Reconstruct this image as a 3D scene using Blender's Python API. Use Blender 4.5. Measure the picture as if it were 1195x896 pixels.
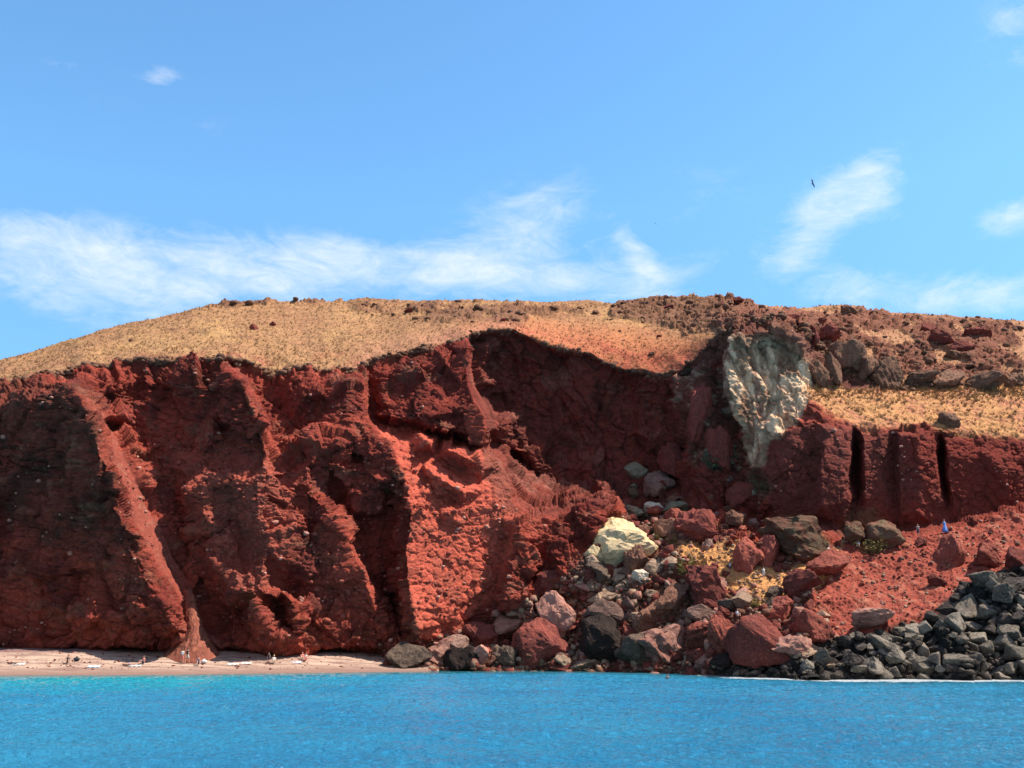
import bpy, bmesh, math, random
import numpy as np
from mathutils import Vector, Matrix, noise as mnoise
from mathutils.geometry import delaunay_2d_cdt
R = math.radians
C = bpy.context.scene.collection
sc = bpy.context.scene
for o in list(bpy.data.objects): bpy.data.objects.remove(o)

# ------------------------------------------------------------------ camera
F, CX, CY = 1125.0, 597.5, 448.0          # focal length and centre, in photograph pixels
PITCH, CAMH = R(14.0), 8.0
U = 0.70                                 # metres per unit of the distances below
cd = bpy.data.cameras.new('camera'); cam = bpy.data.objects.new('camera', cd); C.objects.link(cam)
cd.sensor_width = 36.0; cd.lens = 36.0*F/1195.0
cd.clip_start = 0.5; cd.clip_end = 12000
cam.location = (0, 0, CAMH*U); cam.rotation_euler = (R(90)+PITCH, 0, 0)
sc.camera = cam

# ------------------------------------------------------------------ light
SUN = Vector((0.54, -0.06, 0.84)).normalized()
SUN_EL = math.asin(SUN.z); SUN_AZ = math.atan2(SUN.x, SUN.y)
sl = bpy.data.lights.new('sun', 'SUN'); so = bpy.data.objects.new('sun', sl); C.objects.link(so)
sl.energy = 5.0; sl.angle = R(0.53); sl.color = (1.0, 0.93, 0.83)
so.rotation_euler = SUN.to_track_quat('Z', 'Y').to_euler()
sc.view_settings.view_transform = 'Standard'; sc.view_settings.look = 'None'
sc.view_settings.gamma = 1; sc.view_settings.use_curve_mapping = False
sc.view_settings.exposure = 0.8

w = bpy.data.worlds.new('World'); sc.world = w; w.use_nodes = True
nt = w.node_tree; nt.nodes.clear()
def N(nt, t, **kw):
    n = nt.nodes.new(t)
    for k, v in kw.items():
        if k == 'inp':
            for a, b in v.items(): n.inputs[a].default_value = b
        else: setattr(n, k, v)
    return n
def pix_az(px): return math.atan2((px-CX)/F, math.cos(PITCH))   # rough azimuth at mid height
def pix_dir(px, py):
    a = (px-CX)/F; b = (CY-py)/F
    v = Vector((a, math.cos(PITCH)-b*math.sin(PITCH), math.sin(PITCH)+b*math.cos(PITCH)))
    return v.normalized()
L = nt.links.new
sky = N(nt, 'ShaderNodeTexSky', sky_type='NISHITA', sun_disc=False, sun_elevation=SUN_EL,
        sun_rotation=SUN_AZ, altitude=50, air_density=1.0, dust_density=0.35, ozone_density=2.2)
tint = N(nt, 'ShaderNodeMix', data_type='RGBA', blend_type='MULTIPLY'); tint.inputs[0].default_value = 1
tint.inputs[7].default_value = (1.08, 1.60, 1.76, 1)
L(sky.outputs[0], tint.inputs[6])
tc = N(nt, 'ShaderNodeTexCoord')
nrm = N(nt, 'ShaderNodeVectorMath', operation='NORMALIZE'); L(tc.outputs['Generated'], nrm.inputs[0])
sep = N(nt, 'ShaderNodeSeparateXYZ'); L(nrm.outputs[0], sep.inputs[0])
# azimuth and elevation of each sky direction, in radians
azn = N(nt, 'ShaderNodeMath', operation='ARCTAN2'); L(sep.outputs[0], azn.inputs[0]); L(sep.outputs[1], azn.inputs[1])
eln = N(nt, 'ShaderNodeMath', operation='ARCSINE'); L(sep.outputs[2], eln.inputs[0])
comb = N(nt, 'ShaderNodeCombineXYZ'); L(azn.outputs[0], comb.inputs[0]); L(eln.outputs[0], comb.inputs[1])
def cloud_noise(rot, sx, sy, scale, detail, rough, dist, off=0.0):
    m = N(nt, 'ShaderNodeMapping'); L(comb.outputs[0], m.inputs[0])
    m.inputs['Rotation'].default_value = (0, 0, R(rot)); m.inputs['Scale'].default_value = (sx, sy, 1)
    m.inputs['Location'].default_value = (off, off*0.7, 0)
    n = N(nt, 'ShaderNodeTexNoise', noise_dimensions='3D'); L(m.outputs[0], n.inputs['Vector'])
    n.inputs['Scale'].default_value = scale; n.inputs['Detail'].default_value = detail
    n.inputs['Roughness'].default_value = rough; n.inputs['Distortion'].default_value = dist
    return n.outputs[0]
def M_(op, a, b=None, c=None, clamp=False):
    m = N(nt, 'ShaderNodeMath', operation=op); m.use_clamp = clamp
    for i, v in enumerate((a, b, c)):
        if v is None: continue
        if isinstance(v, (int, float)): m.inputs[i].default_value = v
        else: L(v, m.inputs[i])
    return m.outputs[0]
def blob(px, py, rx, ry, rot, gain):
    """soft elliptical patch of sky where cloud may form (centre and radii given in photograph pixels)"""
    d = pix_dir(px, py); a0 = math.atan2(d.x, d.y); e0 = math.asin(d.z)
    m = N(nt, 'ShaderNodeMapping', vector_type='TEXTURE'); L(comb.outputs[0], m.inputs[0])
    m.inputs['Location'].default_value = (a0, e0, 0); m.inputs['Rotation'].default_value = (0, 0, R(rot))
    m.inputs['Scale'].default_value = (rx/F, ry/F, 1)
    l = N(nt, 'ShaderNodeVectorMath', operation='LENGTH'); L(m.outputs[0], l.inputs[0])
    q = M_('MULTIPLY', l.outputs['Value'], l.outputs['Value'])
    e = M_('EXPONENT', M_('MULTIPLY', q, -1.0))
    return M_('MULTIPLY', e, gain)
blobs = [(130,312,190,42,0,1.0),(60,300,90,30,-8,.35),(260,318,120,30,-6,.55),(400,305,130,30,-3,.75),(520,318,140,22,-4,.75),
         (480,300,90,18,0,.4),(610,262,90,45,20,.75),(650,310,100,45,-12,.45),(745,298,16,45,35,.85),(120,365,110,26,-10,.5),(30,265,50,14,8,.5),
         (190,88,26,12,10,.75),(85,78,40,10,0,.35),(245,145,26,10,0,.3),(150,125,60,12,0,.18),(1012,205,44,26,20,1.0),(975,235,40,26,0,.95),(1035,240,36,20,-30,.55),(960,252,40,26,10,.6),(930,295,42,22,30,.8),
         (1182,250,34,17,8,1.1),(1075,345,110,24,-4,.75),(990,330,50,24,0,.45),(1180,20,30,60,15,.45),(830,250,110,60,0,.28),
         (1180,60,60,30,0,.25),(720,330,140,30,0,.4),(1150,350,80,20,0,.4)]
acc = None
for b in blobs:
    v = blob(*b); acc = v if acc is None else M_('ADD', acc, v)
acc = M_('MINIMUM', acc, 1.15)
n1 = cloud_noise(-14, 1.0, 1.9, 9.0, 10, 0.62, 0.8, 1.3)
n2 = cloud_noise(28, 1.0, 2.4, 19.0, 10, 0.70, 1.4, 5.1)
nn = M_('ADD', M_('MULTIPLY', n1, 0.6), M_('MULTIPLY', n2, 0.4))
dens = M_('ADD', M_('MULTIPLY', acc, 0.95), M_('MULTIPLY', M_('SUBTRACT', nn, 0.5), 3.4))
dens = M_('SUBTRACT', dens, 0.20)
dens = M_('MULTIPLY', dens, M_('MINIMUM', M_('MULTIPLY', acc, 2.2), 1.0))
dens = M_('MULTIPLY', dens, 0.78, clamp=True)
dens = M_('POWER', dens, 1.25)
dens = M_('MULTIPLY', dens, 0.74, clamp=True)
# low sky dimmed towards the horizon, to cut its fill light on the cliffs
low = N(nt, 'ShaderNodeMapRange'); L(eln.outputs[0], low.inputs[0])
for i_, v_ in ((1, 0.0), (2, 0.42), (3, 0.50), (4, 1.0)): low.inputs[i_].default_value = v_
sc_ = N(nt, 'ShaderNodeVectorMath', operation='SCALE'); L(tint.outputs[2], sc_.inputs[0]); L(low.outputs[0], sc_.inputs['Scale'])
cm = N(nt, 'ShaderNodeMix', data_type='RGBA'); L(dens, cm.inputs[0]); L(sc_.outputs[0], cm.inputs[6])
cm.inputs[7].default_value = (6.6, 6.9, 7.1, 1)
# unseen cloud bank behind the camera, added to neutralise the blue fill light
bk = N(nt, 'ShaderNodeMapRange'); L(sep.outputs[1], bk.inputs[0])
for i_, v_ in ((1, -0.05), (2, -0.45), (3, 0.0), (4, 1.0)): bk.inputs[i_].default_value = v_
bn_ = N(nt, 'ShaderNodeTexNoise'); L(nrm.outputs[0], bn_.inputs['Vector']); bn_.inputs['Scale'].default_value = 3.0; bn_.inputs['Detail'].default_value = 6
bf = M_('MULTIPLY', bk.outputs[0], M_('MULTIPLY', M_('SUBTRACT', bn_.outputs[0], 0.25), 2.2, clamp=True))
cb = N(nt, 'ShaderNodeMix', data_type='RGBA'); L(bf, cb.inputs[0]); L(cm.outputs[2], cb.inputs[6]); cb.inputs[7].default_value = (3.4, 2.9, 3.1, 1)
bg = N(nt, 'ShaderNodeBackground'); bg.inputs[1].default_value = 0.092
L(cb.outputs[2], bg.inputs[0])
wo = N(nt, 'ShaderNodeOutputWorld'); L(bg.outputs[0], wo.inputs[0])

# ------------------------------------------------------------------ helpers
def tag(o, label=None, cat=None, group=None, kind=None):
    if label: o['label'] = label
    if cat: o['category'] = cat
    if group: o['group'] = group
    if kind: o['kind'] = kind
    return o
def tan_el(py):
    b = (CY-py)/F
    return (math.sin(PITCH)+b*math.cos(PITCH))/(math.cos(PITCH)-b*math.sin(PITCH))
def world(px, py, Y):
    """the real point Y metres out from the camera's foot along the sight line through a photograph pixel"""
    px = np.asarray(px, float); py = np.asarray(py, float)
    a = (px-CX)/F; b = (CY-py)/F
    q = math.cos(PITCH)-b*math.sin(PITCH)
    return a/q*Y, Y, CAMH+Y*(math.sin(PITCH)+b*math.cos(PITCH))/q
def _hash(ix, iy, iz, seed):
    h = (ix.astype(np.uint32)*np.uint32(374761393) + iy.astype(np.uint32)*np.uint32(668265263)
         + iz.astype(np.uint32)*np.uint32(2147483647) + np.uint32((seed*974634777) & 0xffffffff))
    h = (h ^ (h >> np.uint32(13)))*np.uint32(1274126177)
    h = (h ^ (h >> np.uint32(16)))*np.uint32(2246822519)
    return (h ^ (h >> np.uint32(15)))
def hsh(ix, iy, iz, seed): return _hash(ix, iy, iz, seed).astype(np.float32)/np.float32(4294967295.0)
def vnoise(x, y, z, seed=0):
    """value noise, -1..1"""
    fx, fy, fz = np.floor(x), np.floor(y), np.floor(z)
    ix, iy, iz = fx.astype(np.int64), fy.astype(np.int64), fz.astype(np.int64)
    tx, ty, tz = x-fx, y-fy, z-fz
    tx = tx*tx*tx*(tx*(tx*6-15)+10); ty = ty*ty*ty*(ty*(ty*6-15)+10); tz = tz*tz*tz*(tz*(tz*6-15)+10)
    r = 0
    for dx in (0, 1):
        wx = tx if dx else 1-tx
        for dy in (0, 1):
            wy = ty if dy else 1-ty
            for dz in (0, 1):
                wz = tz if dz else 1-tz
                r = r + hsh(ix+dx, iy+dy, iz+dz, seed)*wx*wy*wz
    return r*2-1
def fbm(x, y, z, f, octv=4, gain=0.5, seed=0, ridged=False):
    a, s, r = 1.0, 0.0, 0
    for k in range(octv):
        n = vnoise(x*f, y*f, z*f, seed+k*17)
        if ridged: n = 1-2*np.abs(n)
        r = r+a*n; s += a; a *= gain; f *= 2.07
    return r/s
def facets(x, y, z, f, seed=0, jit=0.9, slope=1.0, step=1.0):
    """fractured rock: every Voronoi cell is its own tilted block face; returns (height, edge distance)"""
    x, y, z = x*f, y*f, z*f
    ix, iy, iz = [np.floor(v).astype(np.int64) for v in (x, y, z)]
    d1 = np.full(x.shape, 9.0, np.float32); d2 = d1.copy(); h = np.zeros(x.shape, np.float32)
    for dx in (-1, 0, 1):
        for dy in (-1, 0, 1):
            for dz in (-1, 0, 1):
                jx, jy, jz = ix+dx, iy+dy, iz+dz
                cx = jx+.5+(hsh(jx, jy, jz, seed)-.5)*jit
                cy = jy+.5+(hsh(jx, jy, jz, seed+1)-.5)*jit
                cz = jz+.5+(hsh(jx, jy, jz, seed+2)-.5)*jit
                ex, ey, ez = x-cx, y-cy, z-cz
                d = ex*ex+ey*ey+ez*ez
                hh = step*(hsh(jx, jy, jz, seed+3)-.5) + slope*((hsh(jx, jy, jz, seed+4)-.5)*ex+(hsh(jx, jy, jz, seed+5)-.5)*ey+(hsh(jx, jy, jz, seed+6)-.5)*ez)
                near = d < d1
                d2 = np.where(near, d1, np.minimum(d2, d))
                h = np.where(near, hh, h)
                d1 = np.where(near, d, d1)
    return h, np.sqrt(d2)-np.sqrt(d1)
def sstep(a, b, v):
    t = np.clip((v-a)/(b-a), 0, 1); return t*t*(3-2*t)

# ------------------------------------------------------------------ the shape of the headland: control lines (px, py, distance)
SKY = [(-420,520),(-200,476),(-100,446),(0,420),(60,403),(120,386),(180,370),(230,358),(265,354),(330,352),(400,350),(440,349),(520,350),(600,351),(680,352),(715,352),(750,348),(800,347),(850,347),(875,352),(887,358),(905,358),(930,360),(960,357),(985,357),(1010,362),(1050,365),(1100,369),(1150,372),(1195,374),(1300,380),(1620,420)]
SKYD = [(-420,215),(0,225),(120,235),(265,250),(440,262),(850,262),(950,245),(1100,240),(1620,240)]
def sky_y(px): return np.interp(px, [p[0] for p in SKY], [p[1] for p in SKY])
def sky_d(px): return np.interp(px, [p[0] for p in SKYD], [p[1] for p in SKYD])
PTS = []
def off(px): return 5.0*float(sstep(300, 420, px)*(1-sstep(800, 930, px)))
def ln(*pts, o=True, step=7.0):
    """a control line, sampled every few pixels"""
    pts = [(a, b, c+(off(a) if o else 0)) for a, b, c in pts]
    PTS.append(pts[0])
    for p, q in zip(pts, pts[1:]):
        n = max(1, int(math.hypot(q[0]-p[0], q[1]-p[1])/step))
        for k in range(1, n+1):
            t = k/n; PTS.append(tuple(p[i]*(1-t)+q[i]*t for i in range(3)))
def pt(*pts, o=True):
    for a, b, c in pts: PTS.append((a, b, c+(off(a) if o else 0)))
for dy_, dd in ((0, 0), (-12, 6), (-40, 14)):
    ln(*[(px, py+dy_, float(sky_d(px))+dd) for px, py in SKY], o=False, step=15)
# outside the frame, left
ln((-420,560,200),(-420,800,190)); ln((-200,505,198),(-200,560,192),(-200,650,190),(-200,740,188),(-200,800,188))
# left buttress face
ln((-200,500,199),(-100,474,195),(-40,458,193),(0,450,191),(40,441,192),(72,436,193))
pt((-80,600,186),(-80,700,184),(-60,530,187),(0,478,187.5),(30,470,186.5),(60,462,184.5),(0,520,185.5),(40,520,182.5),(75,520,179.5),
   (0,580,184.5),(50,585,180.5),(85,575,178),(0,650,183),(60,650,179.5),(110,650,176.5),(0,710,181),(60,715,178.5),(120,720,175.5),(160,715,173.5),
   (15,545,185.5),(55,552,183),(95,612,176.5),(30,680,180),(90,690,178))
ln((-200,756,187),(-100,756,183),(0,756,179.5),(60,757,178.5),(120,757,177),(170,755,175),(192,750,174.5))
ln((-200,763,190),(-100,763,188),(0,762,185),(60,763,184),(120,763,183),(170,762,181),(190,761,179))
ln((-200,800,190),(0,800,185),(120,800,183),(190,800,179))
# ridge 1 and the gully beside it
ln((78,452,183.5),(92,462,181.5),(100,478,179.5),(106,495,178.2),(118,525,176.8),(130,552,176.2),(138,580,175.5),(145,610,175),(150,640,174.5),(165,670,173.5),(180,692,172.6),(192,705,172))
ln((85,447,188),(99,458,186),(107,474,184),(113,493,182.2),(125,523,180.6),(137,550,179.6),(146,580,178.4),(158,612,177.4),(172,640,176.6),(186,668,175.4),(202,688,174.3))
ln((192,705,172),(205,706,172.8),(214,718,173.6),(216,735,174),(210,750,174.5),(200,756,174.5)); pt((200,728,172))
ln((114,462,188.5),(122,485,186.5),(138,520,184.5),(155,560,182.8),(172,600,181.5),(188,635,180.2),(205,675,180.5),(218,700,179),(224,735,178.5))
ln((200,764,180),(226,766,180),(254,764,181)); ln((190,800,180),(226,800,180),(260,800,181))
ln((221,715,178.5),(228,715,178.5)); ln((217,745,176),(235,745,176.5)); ln((242,735,180),(250,755,180))
ln((150,505,189.5),(170,525,188.5),(192,560,187.5),(213,600,186),(228,640,184.5),(236,680,183),(242,710,181.5))
pt((228,752,179.5))
# strip left of block 2, block 2 in shade facing left
pt((90,440,190),(125,440,191),(125,470,190),(130,500,189))
ln((154,432,195),(156,450,193.5),(155,480,192),(152,503,191)); ln((161,436,195),(163,470,192.6),(166,510,190.5))
ln((72,436,193),(100,428,194),(160,421,195),(210,418,193.5),(250,419,191.5),(258,417,191))
pt((200,440,192.3),(205,480,191),(215,515,189.6),(240,450,189.8),(250,480,188),(265,510,186.6),(230,468,190.2),(285,500,184.6))
ln((256,420,190.5),(270,435,188),(285,452,186),(295,470,184.5),(303,490,183.2),(312,520,182),(318,545,181))
ln((263,417,199),(277,430,198),(292,446,196),(303,465,194),(311,488,192),(320,515,189),(327,540,185))
ln((185,553,187),(205,556,187),(228,540,187),(245,528,186.5),(270,533,185.5)); ln((168,522,189),(180,545,188))
# lumpy red ground under block 2
pt((240,516,185),(215,575,181.5),(245,560,181),(235,600,179.5),(270,548,180.5),(280,575,179),(300,560,178.8),(330,545,181),(268,600,182),
   (300,600,178.2),(318,590,180),(310,640,178),(262,625,181.5),(250,655,179),(285,640,181),(270,680,178.2),(340,620,180.5),(335,655,178.2),
   (325,675,180),(250,690,180.5),(255,725,180.5))
# recess and panel
ln((285,424,200),(305,432,199),(320,445,197),(328,465,194.5),(331,500,191))
ln((258,417,193),(285,420,200),(325,438,199),(345,429,197),(380,433,196),(415,428,196),(428,418,200))
pt((338,448,195.5),(345,470,192.5),(348,505,190),(370,455,191.5),(372,480,189.5),(366,508,187.5),(392,448,191),(390,475,187.5),(385,502,185.8))
ln((402,436,192),(420,442,190.5),(425,465,189),(426,484,188.5)); pt((405,455,188),(403,485,186),(410,505,185))
ln((430,436,199),(433,465,197),(437,486,195))
ln((345,525,186),(360,512,186),(372,510,184),(392,515,183),(412,520,183.5)); pt((345,545,183),(360,540,182.5),(395,535,182),(420,505,186))
# cave mouth and brown knob
pt((412,532,186),(400,545,181.5),(425,548,182.5),(438,540,183.5),(430,570,181.5),(405,575,184.5),(445,560,182))
# ridge E, left slope and arches
ln((340,560,182),(358,565,181),(372,575,180.5),(380,592,180),(398,625,179),(412,650,178.3),(428,675,177.8),(438,697,177.3),(444,720,178),(452,748,179))
ln((388,570,185.5),(396,590,186),(410,615,186.5),(424,645,187),(437,670,186),(447,695,185))
pt((352,600,182),(360,640,180.8),(345,690,180),(375,670,180),(372,710,178.7),(400,705,178.2),(395,740,178),(425,735,178.2),(355,740,178.5),(300,748,178.5),(270,748,179.5))
ln((268,705,177.5),(278,694,176),(292,686,175.6),(306,686,175.8),(318,690,175.8),(332,692,176),(342,702,176.2),(345,722,176.6),(346,742,177.5))
ln((294,696,175.4),(300,712,175.2),(310,728,175.6),(318,745,176.5)); pt((284,712,179.6),(282,728,180),(325,705,179.8),(327,728,180.2),(268,730,179.4))
ln((256,755,178.5),(330,757,178.2),(400,756,178.2),(450,753,178.4),(484,755,178.4)); ln((258,764,182),(330,764,182),(400,763,182),(484,764,181.5)); ln((258,800,182),(400,800,182),(484,800,181))
# dark recess between E and F
ln((458,575,186.5),(454,600,187),(450,640,188),(452,680,187.5),(460,715,185),(468,745,182))
# ridge F and the bright gully to its right
ln((432,496,188),(446,510,186),(460,530,184.2),(472,560,182.6),(479,590,181),(476,620,180),(471,650,178.6),(473,680,177.2),(481,710,176.2),(487,735,175.8),(490,750,176.5))
ln((476,515,188.5),(492,545,187),(506,580,185.5),(517,620,184.5),(530,655,184),(545,690,183.5),(535,720,182),(520,742,181))
ln((560,560,190.5),(575,585,189.5),(586,605,188.5),(592,630,188),(588,660,187),(580,690,185.5),(560,715,184))
pt((500,650,181.5),(497,690,179.5),(505,720,178.5),(512,742,179),(540,620,186),(555,650,186),(522,600,184),(540,590,186.5),(520,690,180.8),(500,742,178))
ln((493,757,178.5),(520,757,181),(560,750,184),(600,742,186))
# block 3 and its overhang
ln((428,420,201),(445,412,201.5),(470,406,202),(505,401,202),(530,401,202.5),(546,396,203))
pt((445,445,196),(470,432,197),(500,425,197.5),(525,425,198),(450,470,192.5),(475,460,193),(500,450,194),(525,450,194.5),(480,482,190),(510,484,190),(535,480,191))
ln((547,405,200),(546,430,197),(549,450,194.5),(556,468,192.5),(563,482,191.3),(566,500,190.5),(560,514,190))
ln((440,484,191),(460,488,190),(490,494,189.5),(520,500,189.3),(545,510,189.6),(558,516,190))
ln((552,405,208),(551,430,207),(555,450,206),(562,466,205),(570,480,203.5),(573,500,201),(568,520,198))
ln((446,492,194),(470,498,195),(500,504,195.5),(530,511,195),(556,522,195))
# lumps H
ln((482,508,189),(496,502,188),(515,505,187.6),(535,514,188),(556,527,188.8),(560,545,189)); pt((500,517,185.8),(525,525,185.8),(548,538,186.8))
ln((500,528,190),(518,538,190.5),(540,552,190.5),(556,560,190.5)); pt((498,548,184.6),(516,560,184),(542,574,185.5),(502,572,184.5),(528,585,188))
# alcove
ln((548,389,204.5),(570,384,207),(600,383,210),(625,397,213),(650,405,214.5),(690,412,216),(705,424,216),(730,432,215),(750,431,214),(770,437,212),(787,436,210),(805,422,209),(820,408,208.5),(835,393,208),(845,381,208))
ln((548,396,209),(570,391,212),(600,390,215),(625,404,217),(650,412,218),(690,420,219),(705,432,219),(730,440,218),(750,440,217),(770,445,215),(787,446,213),(805,436,212))
pt((580,430,216),(580,470,217),(620,440,221),(620,480,221),(660,450,222),(660,490,222),(700,470,222),(740,470,221),(780,480,218),(700,510,222),(740,515,220),(780,520,215),
   (620,520,219),(660,530,222),(600,530,214),(630,560,215),(670,560,219),(710,550,220),(750,555,215),(790,560,210),(650,580,211),(690,572,213),(740,580,208))
ln((620,432,220),(650,452,221),(690,474,221),(730,498,219),(772,520,214.5)); ln((576,515,207),(640,535,216.5),(690,550,218.8))
ln((575,515,200),(586,545,196.5),(596,575,193.5),(600,597,190.5))
ln((728,455,223),(735,500,222)); ln((655,418,222),(662,445,223))
# outcrop J
ln((603,603,187.5),(630,601,187),(655,598,186.6),(680,590,187.4),(705,581,188.4),(718,592,188.4)); ln((606,596,191.5),(630,594,193),(655,590,195),(680,582,197.5),(706,574,199.5),(724,586,198))
ln((600,612,186),(612,640,182),(620,665,180),(622,700,178)); ln((596,660,181),(590,700,179)); pt((640,620,185),(670,615,185.5),(700,605,186),(672,640,182.5),(700,635,184),(655,665,180),(690,660,182),(640,640,183))
ln((630,645,184.5),(634,670,184),(638,700,182)); pt((585,712,181),(610,720,180))
# rubble slope (final distances)
P2 = dict(o=False)
pt((484,768,182),(560,765,183),(620,750,184.5),(680,735,184.5),(620,728,186),(700,700,186),(760,700,181),(820,700,176.5),(880,700,171.5),(700,655,191),(735,650,191),(760,650,189),(820,650,184),(880,650,180.5),(930,652,178.5),(960,645,179),(850,625,187),(900,632,185),(790,622,193),
   (740,612,201),(760,610,201),(820,607,200),(880,607,195),(930,607,190),(820,740,171),(880,745,164.5),(940,745,160),(940,700,168.5),(790,590,205),(850,590,203),(900,595,195),(770,640,191),**P2)
ln((440,779,178),(560,779,178.5),(640,780,177.5),(720,779,175.5),(780,781,170),(850,786,160),(950,790,151.5),(1100,791,150),(1195,791,150),(1620,792,150),**P2)
ln((440,800,177),(640,800,176.5),(720,800,174),(780,800,169),(850,800,159),(950,800,150.5),(1195,800,149),(1620,800,149),**P2)
# scree on the right
ln((985,632,183.5),(1010,627,183.5),(1040,627,183),(1070,621,183),(1100,618,182),(1130,611,182),(1160,604,182),(1195,595,182),(1400,570,184),(1620,570,186),**P2)
pt((1000,700,168),(960,718,167),(980,745,160.5),(1050,720,161),(1020,740,158),(1100,700,164),(1150,680,167),(1195,660,168.5),(1100,660,173),(1195,630,175.5),(1150,640,175.5),(1040,680,172.5),(1000,660,177),(1050,650,177.5),
   (1000,765,154),(1050,765,154),(1100,735,157.5),(1150,700,162),(1195,700,160.5),(1100,770,152.2),(1195,770,151),(1195,735,155),(1350,640,172),(1350,700,160),(1350,760,151),(1620,650,172),(1620,740,155),**P2)
# slabs
ln((985,624,187),(1040,618,188),(1100,610,188),(1195,588,188),(1400,562,189),(1620,560,190),**P2)
ln((905,600,193),(945,606,190),(985,615,188.5),**P2)
ln((903,520,191),(901,560,191.5),(899,590,193),**P2); ln((908,505,189.5),(925,500,189),(940,497,189),(950,488,189),**P2)
pt((915,540,188.7),(930,570,188.6),(940,590,189),(925,520,188.6),**P2)
ln((952,512,189),(953,560,188.6),(950,600,188.6),**P2)
ln((970,507,186),(963,520,185),(957,540,184.6),(960,590,185),**P2); ln((979,516,185.6),(982,550,185.2),(984,585,185.8),**P2); ln((948,512,189.5),(949,560,189.5),**P2)
ln((990,503,187),(993,530,186.4),(989,555,186.4),(994,580,187),**P2); ln((997,500,191),(999,528,197),(996,555,196),(1001,578,193),(999,593,189),**P2); ln((1005,506,187.5),(1008,560,187),(1010,600,187),**P2)
ln((1030,510,187.4),(1030,600,187.4),**P2); ln((1044,512,189.5),(1045,560,189.6),(1046,600,188),**P2); ln((1050,508,186.5),(1049,550,186),(1051,600,186),**P2)
ln((1072,508,184.8),(1074,560,184.6),(1075,600,185.2),**P2); ln((1090,520,186.6),(1095,550,186.2),(1097,580,187),**P2)
ln((1097,507,190),(1099,528,196),(1097,548,195),(1103,572,193),(1105,592,189),**P2); ln((1103,515,187.6),(1106,550,187.2),(1112,590,187.4),**P2)
pt((1150,530,187.2),(1150,570,188.2),(1195,540,187),(1195,575,188),(1300,540,187),(1170,550,186),**P2)
ln((950,480,190.5),(975,492,189),(998,499,189),(1030,502,188.6),(1060,500,188),(1090,503,188.6),(1130,508,188.6),(1195,514,188.4),(1400,520,189),(1620,520,190),**P2)
ln((945,457,195),(965,461,195.5),(1000,462,196),(1100,462,198),(1195,460,200),(1620,470,202),**P2)
ln((948,452,198),(1000,453,200),(1050,453,202),(1100,452,203),(1195,450,204),(1620,462,206),**P2)
pt((1000,480,192),(1050,485,192),(1110,482,193),(1160,485,193.5),(1195,485,194),(975,478,192),(1040,472,194),**P2)
pt((1000,425,207),(1050,430,207),(1100,430,209),(1150,428,210),(1195,425,212),(960,395,214),(1000,395,215),(1050,400,216),(1100,405,217),(1150,405,219),(1195,405,221),(1350,420,217),
   (1000,378,224),(1100,385,228),(1195,390,230),(930,385,214),**P2)
# pale dome
ln((866,383,202),(855,395,200.5),(848,410,199.5),(845,430,199),(848,452,198.5),(856,475,198),(868,500,198),(876,530,197.5),**P2)
ln((884,372,206),(905,372,206),(925,376,206),(940,384,205),**P2); ln((870,390,199),(890,386,199.3),(912,390,199.3),(930,396,199),**P2)
pt((890,402,202),(912,408,202),(880,420,200.5),(900,440,199),(880,460,198.5),(900,480,196),(885,500,196.5),(915,500,193.5),(925,470,194.5),(930,430,198),(922,415,200.5),(942,425,198),(938,455,195.5),(890,525,196),**P2)
ln((860,372,210),(842,385,209),(834,400,208.5),**P2); ln((841,402,209),(838,430,208),(841,455,206),(850,478,204.5),(862,505,203),(870,535,200),**P2)
pt((812,432,211),(822,428,206),(832,450,205.5),(828,475,203.5),(810,450,210),(806,475,209),(816,500,204),(838,500,203.5),(845,530,202.5),(825,530,203.5),(802,510,208),(798,540,207),(820,555,203.5),(855,560,202),(880,555,198),(870,585,199.5),(800,585,205),(830,575,203.5),**P2)
# hill body lines (gentle, convex)
for px, py, Y in ((300,385,222),(200,395,215),(100,405,210),(400,385,224),(500,375,232),(600,368,238),(700,380,234),(760,395,228),(800,390,226),(840,365,238),(480,390,215),(650,390,224),(740,415,223),(700,400,225),(660,395,226),(600,376,230),(30,432,205),(-100,460,208),(-200,490,207),(360,410,208),(900,366,222),(880,364,225)):
    pt((px, py, Y), o=False)

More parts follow.
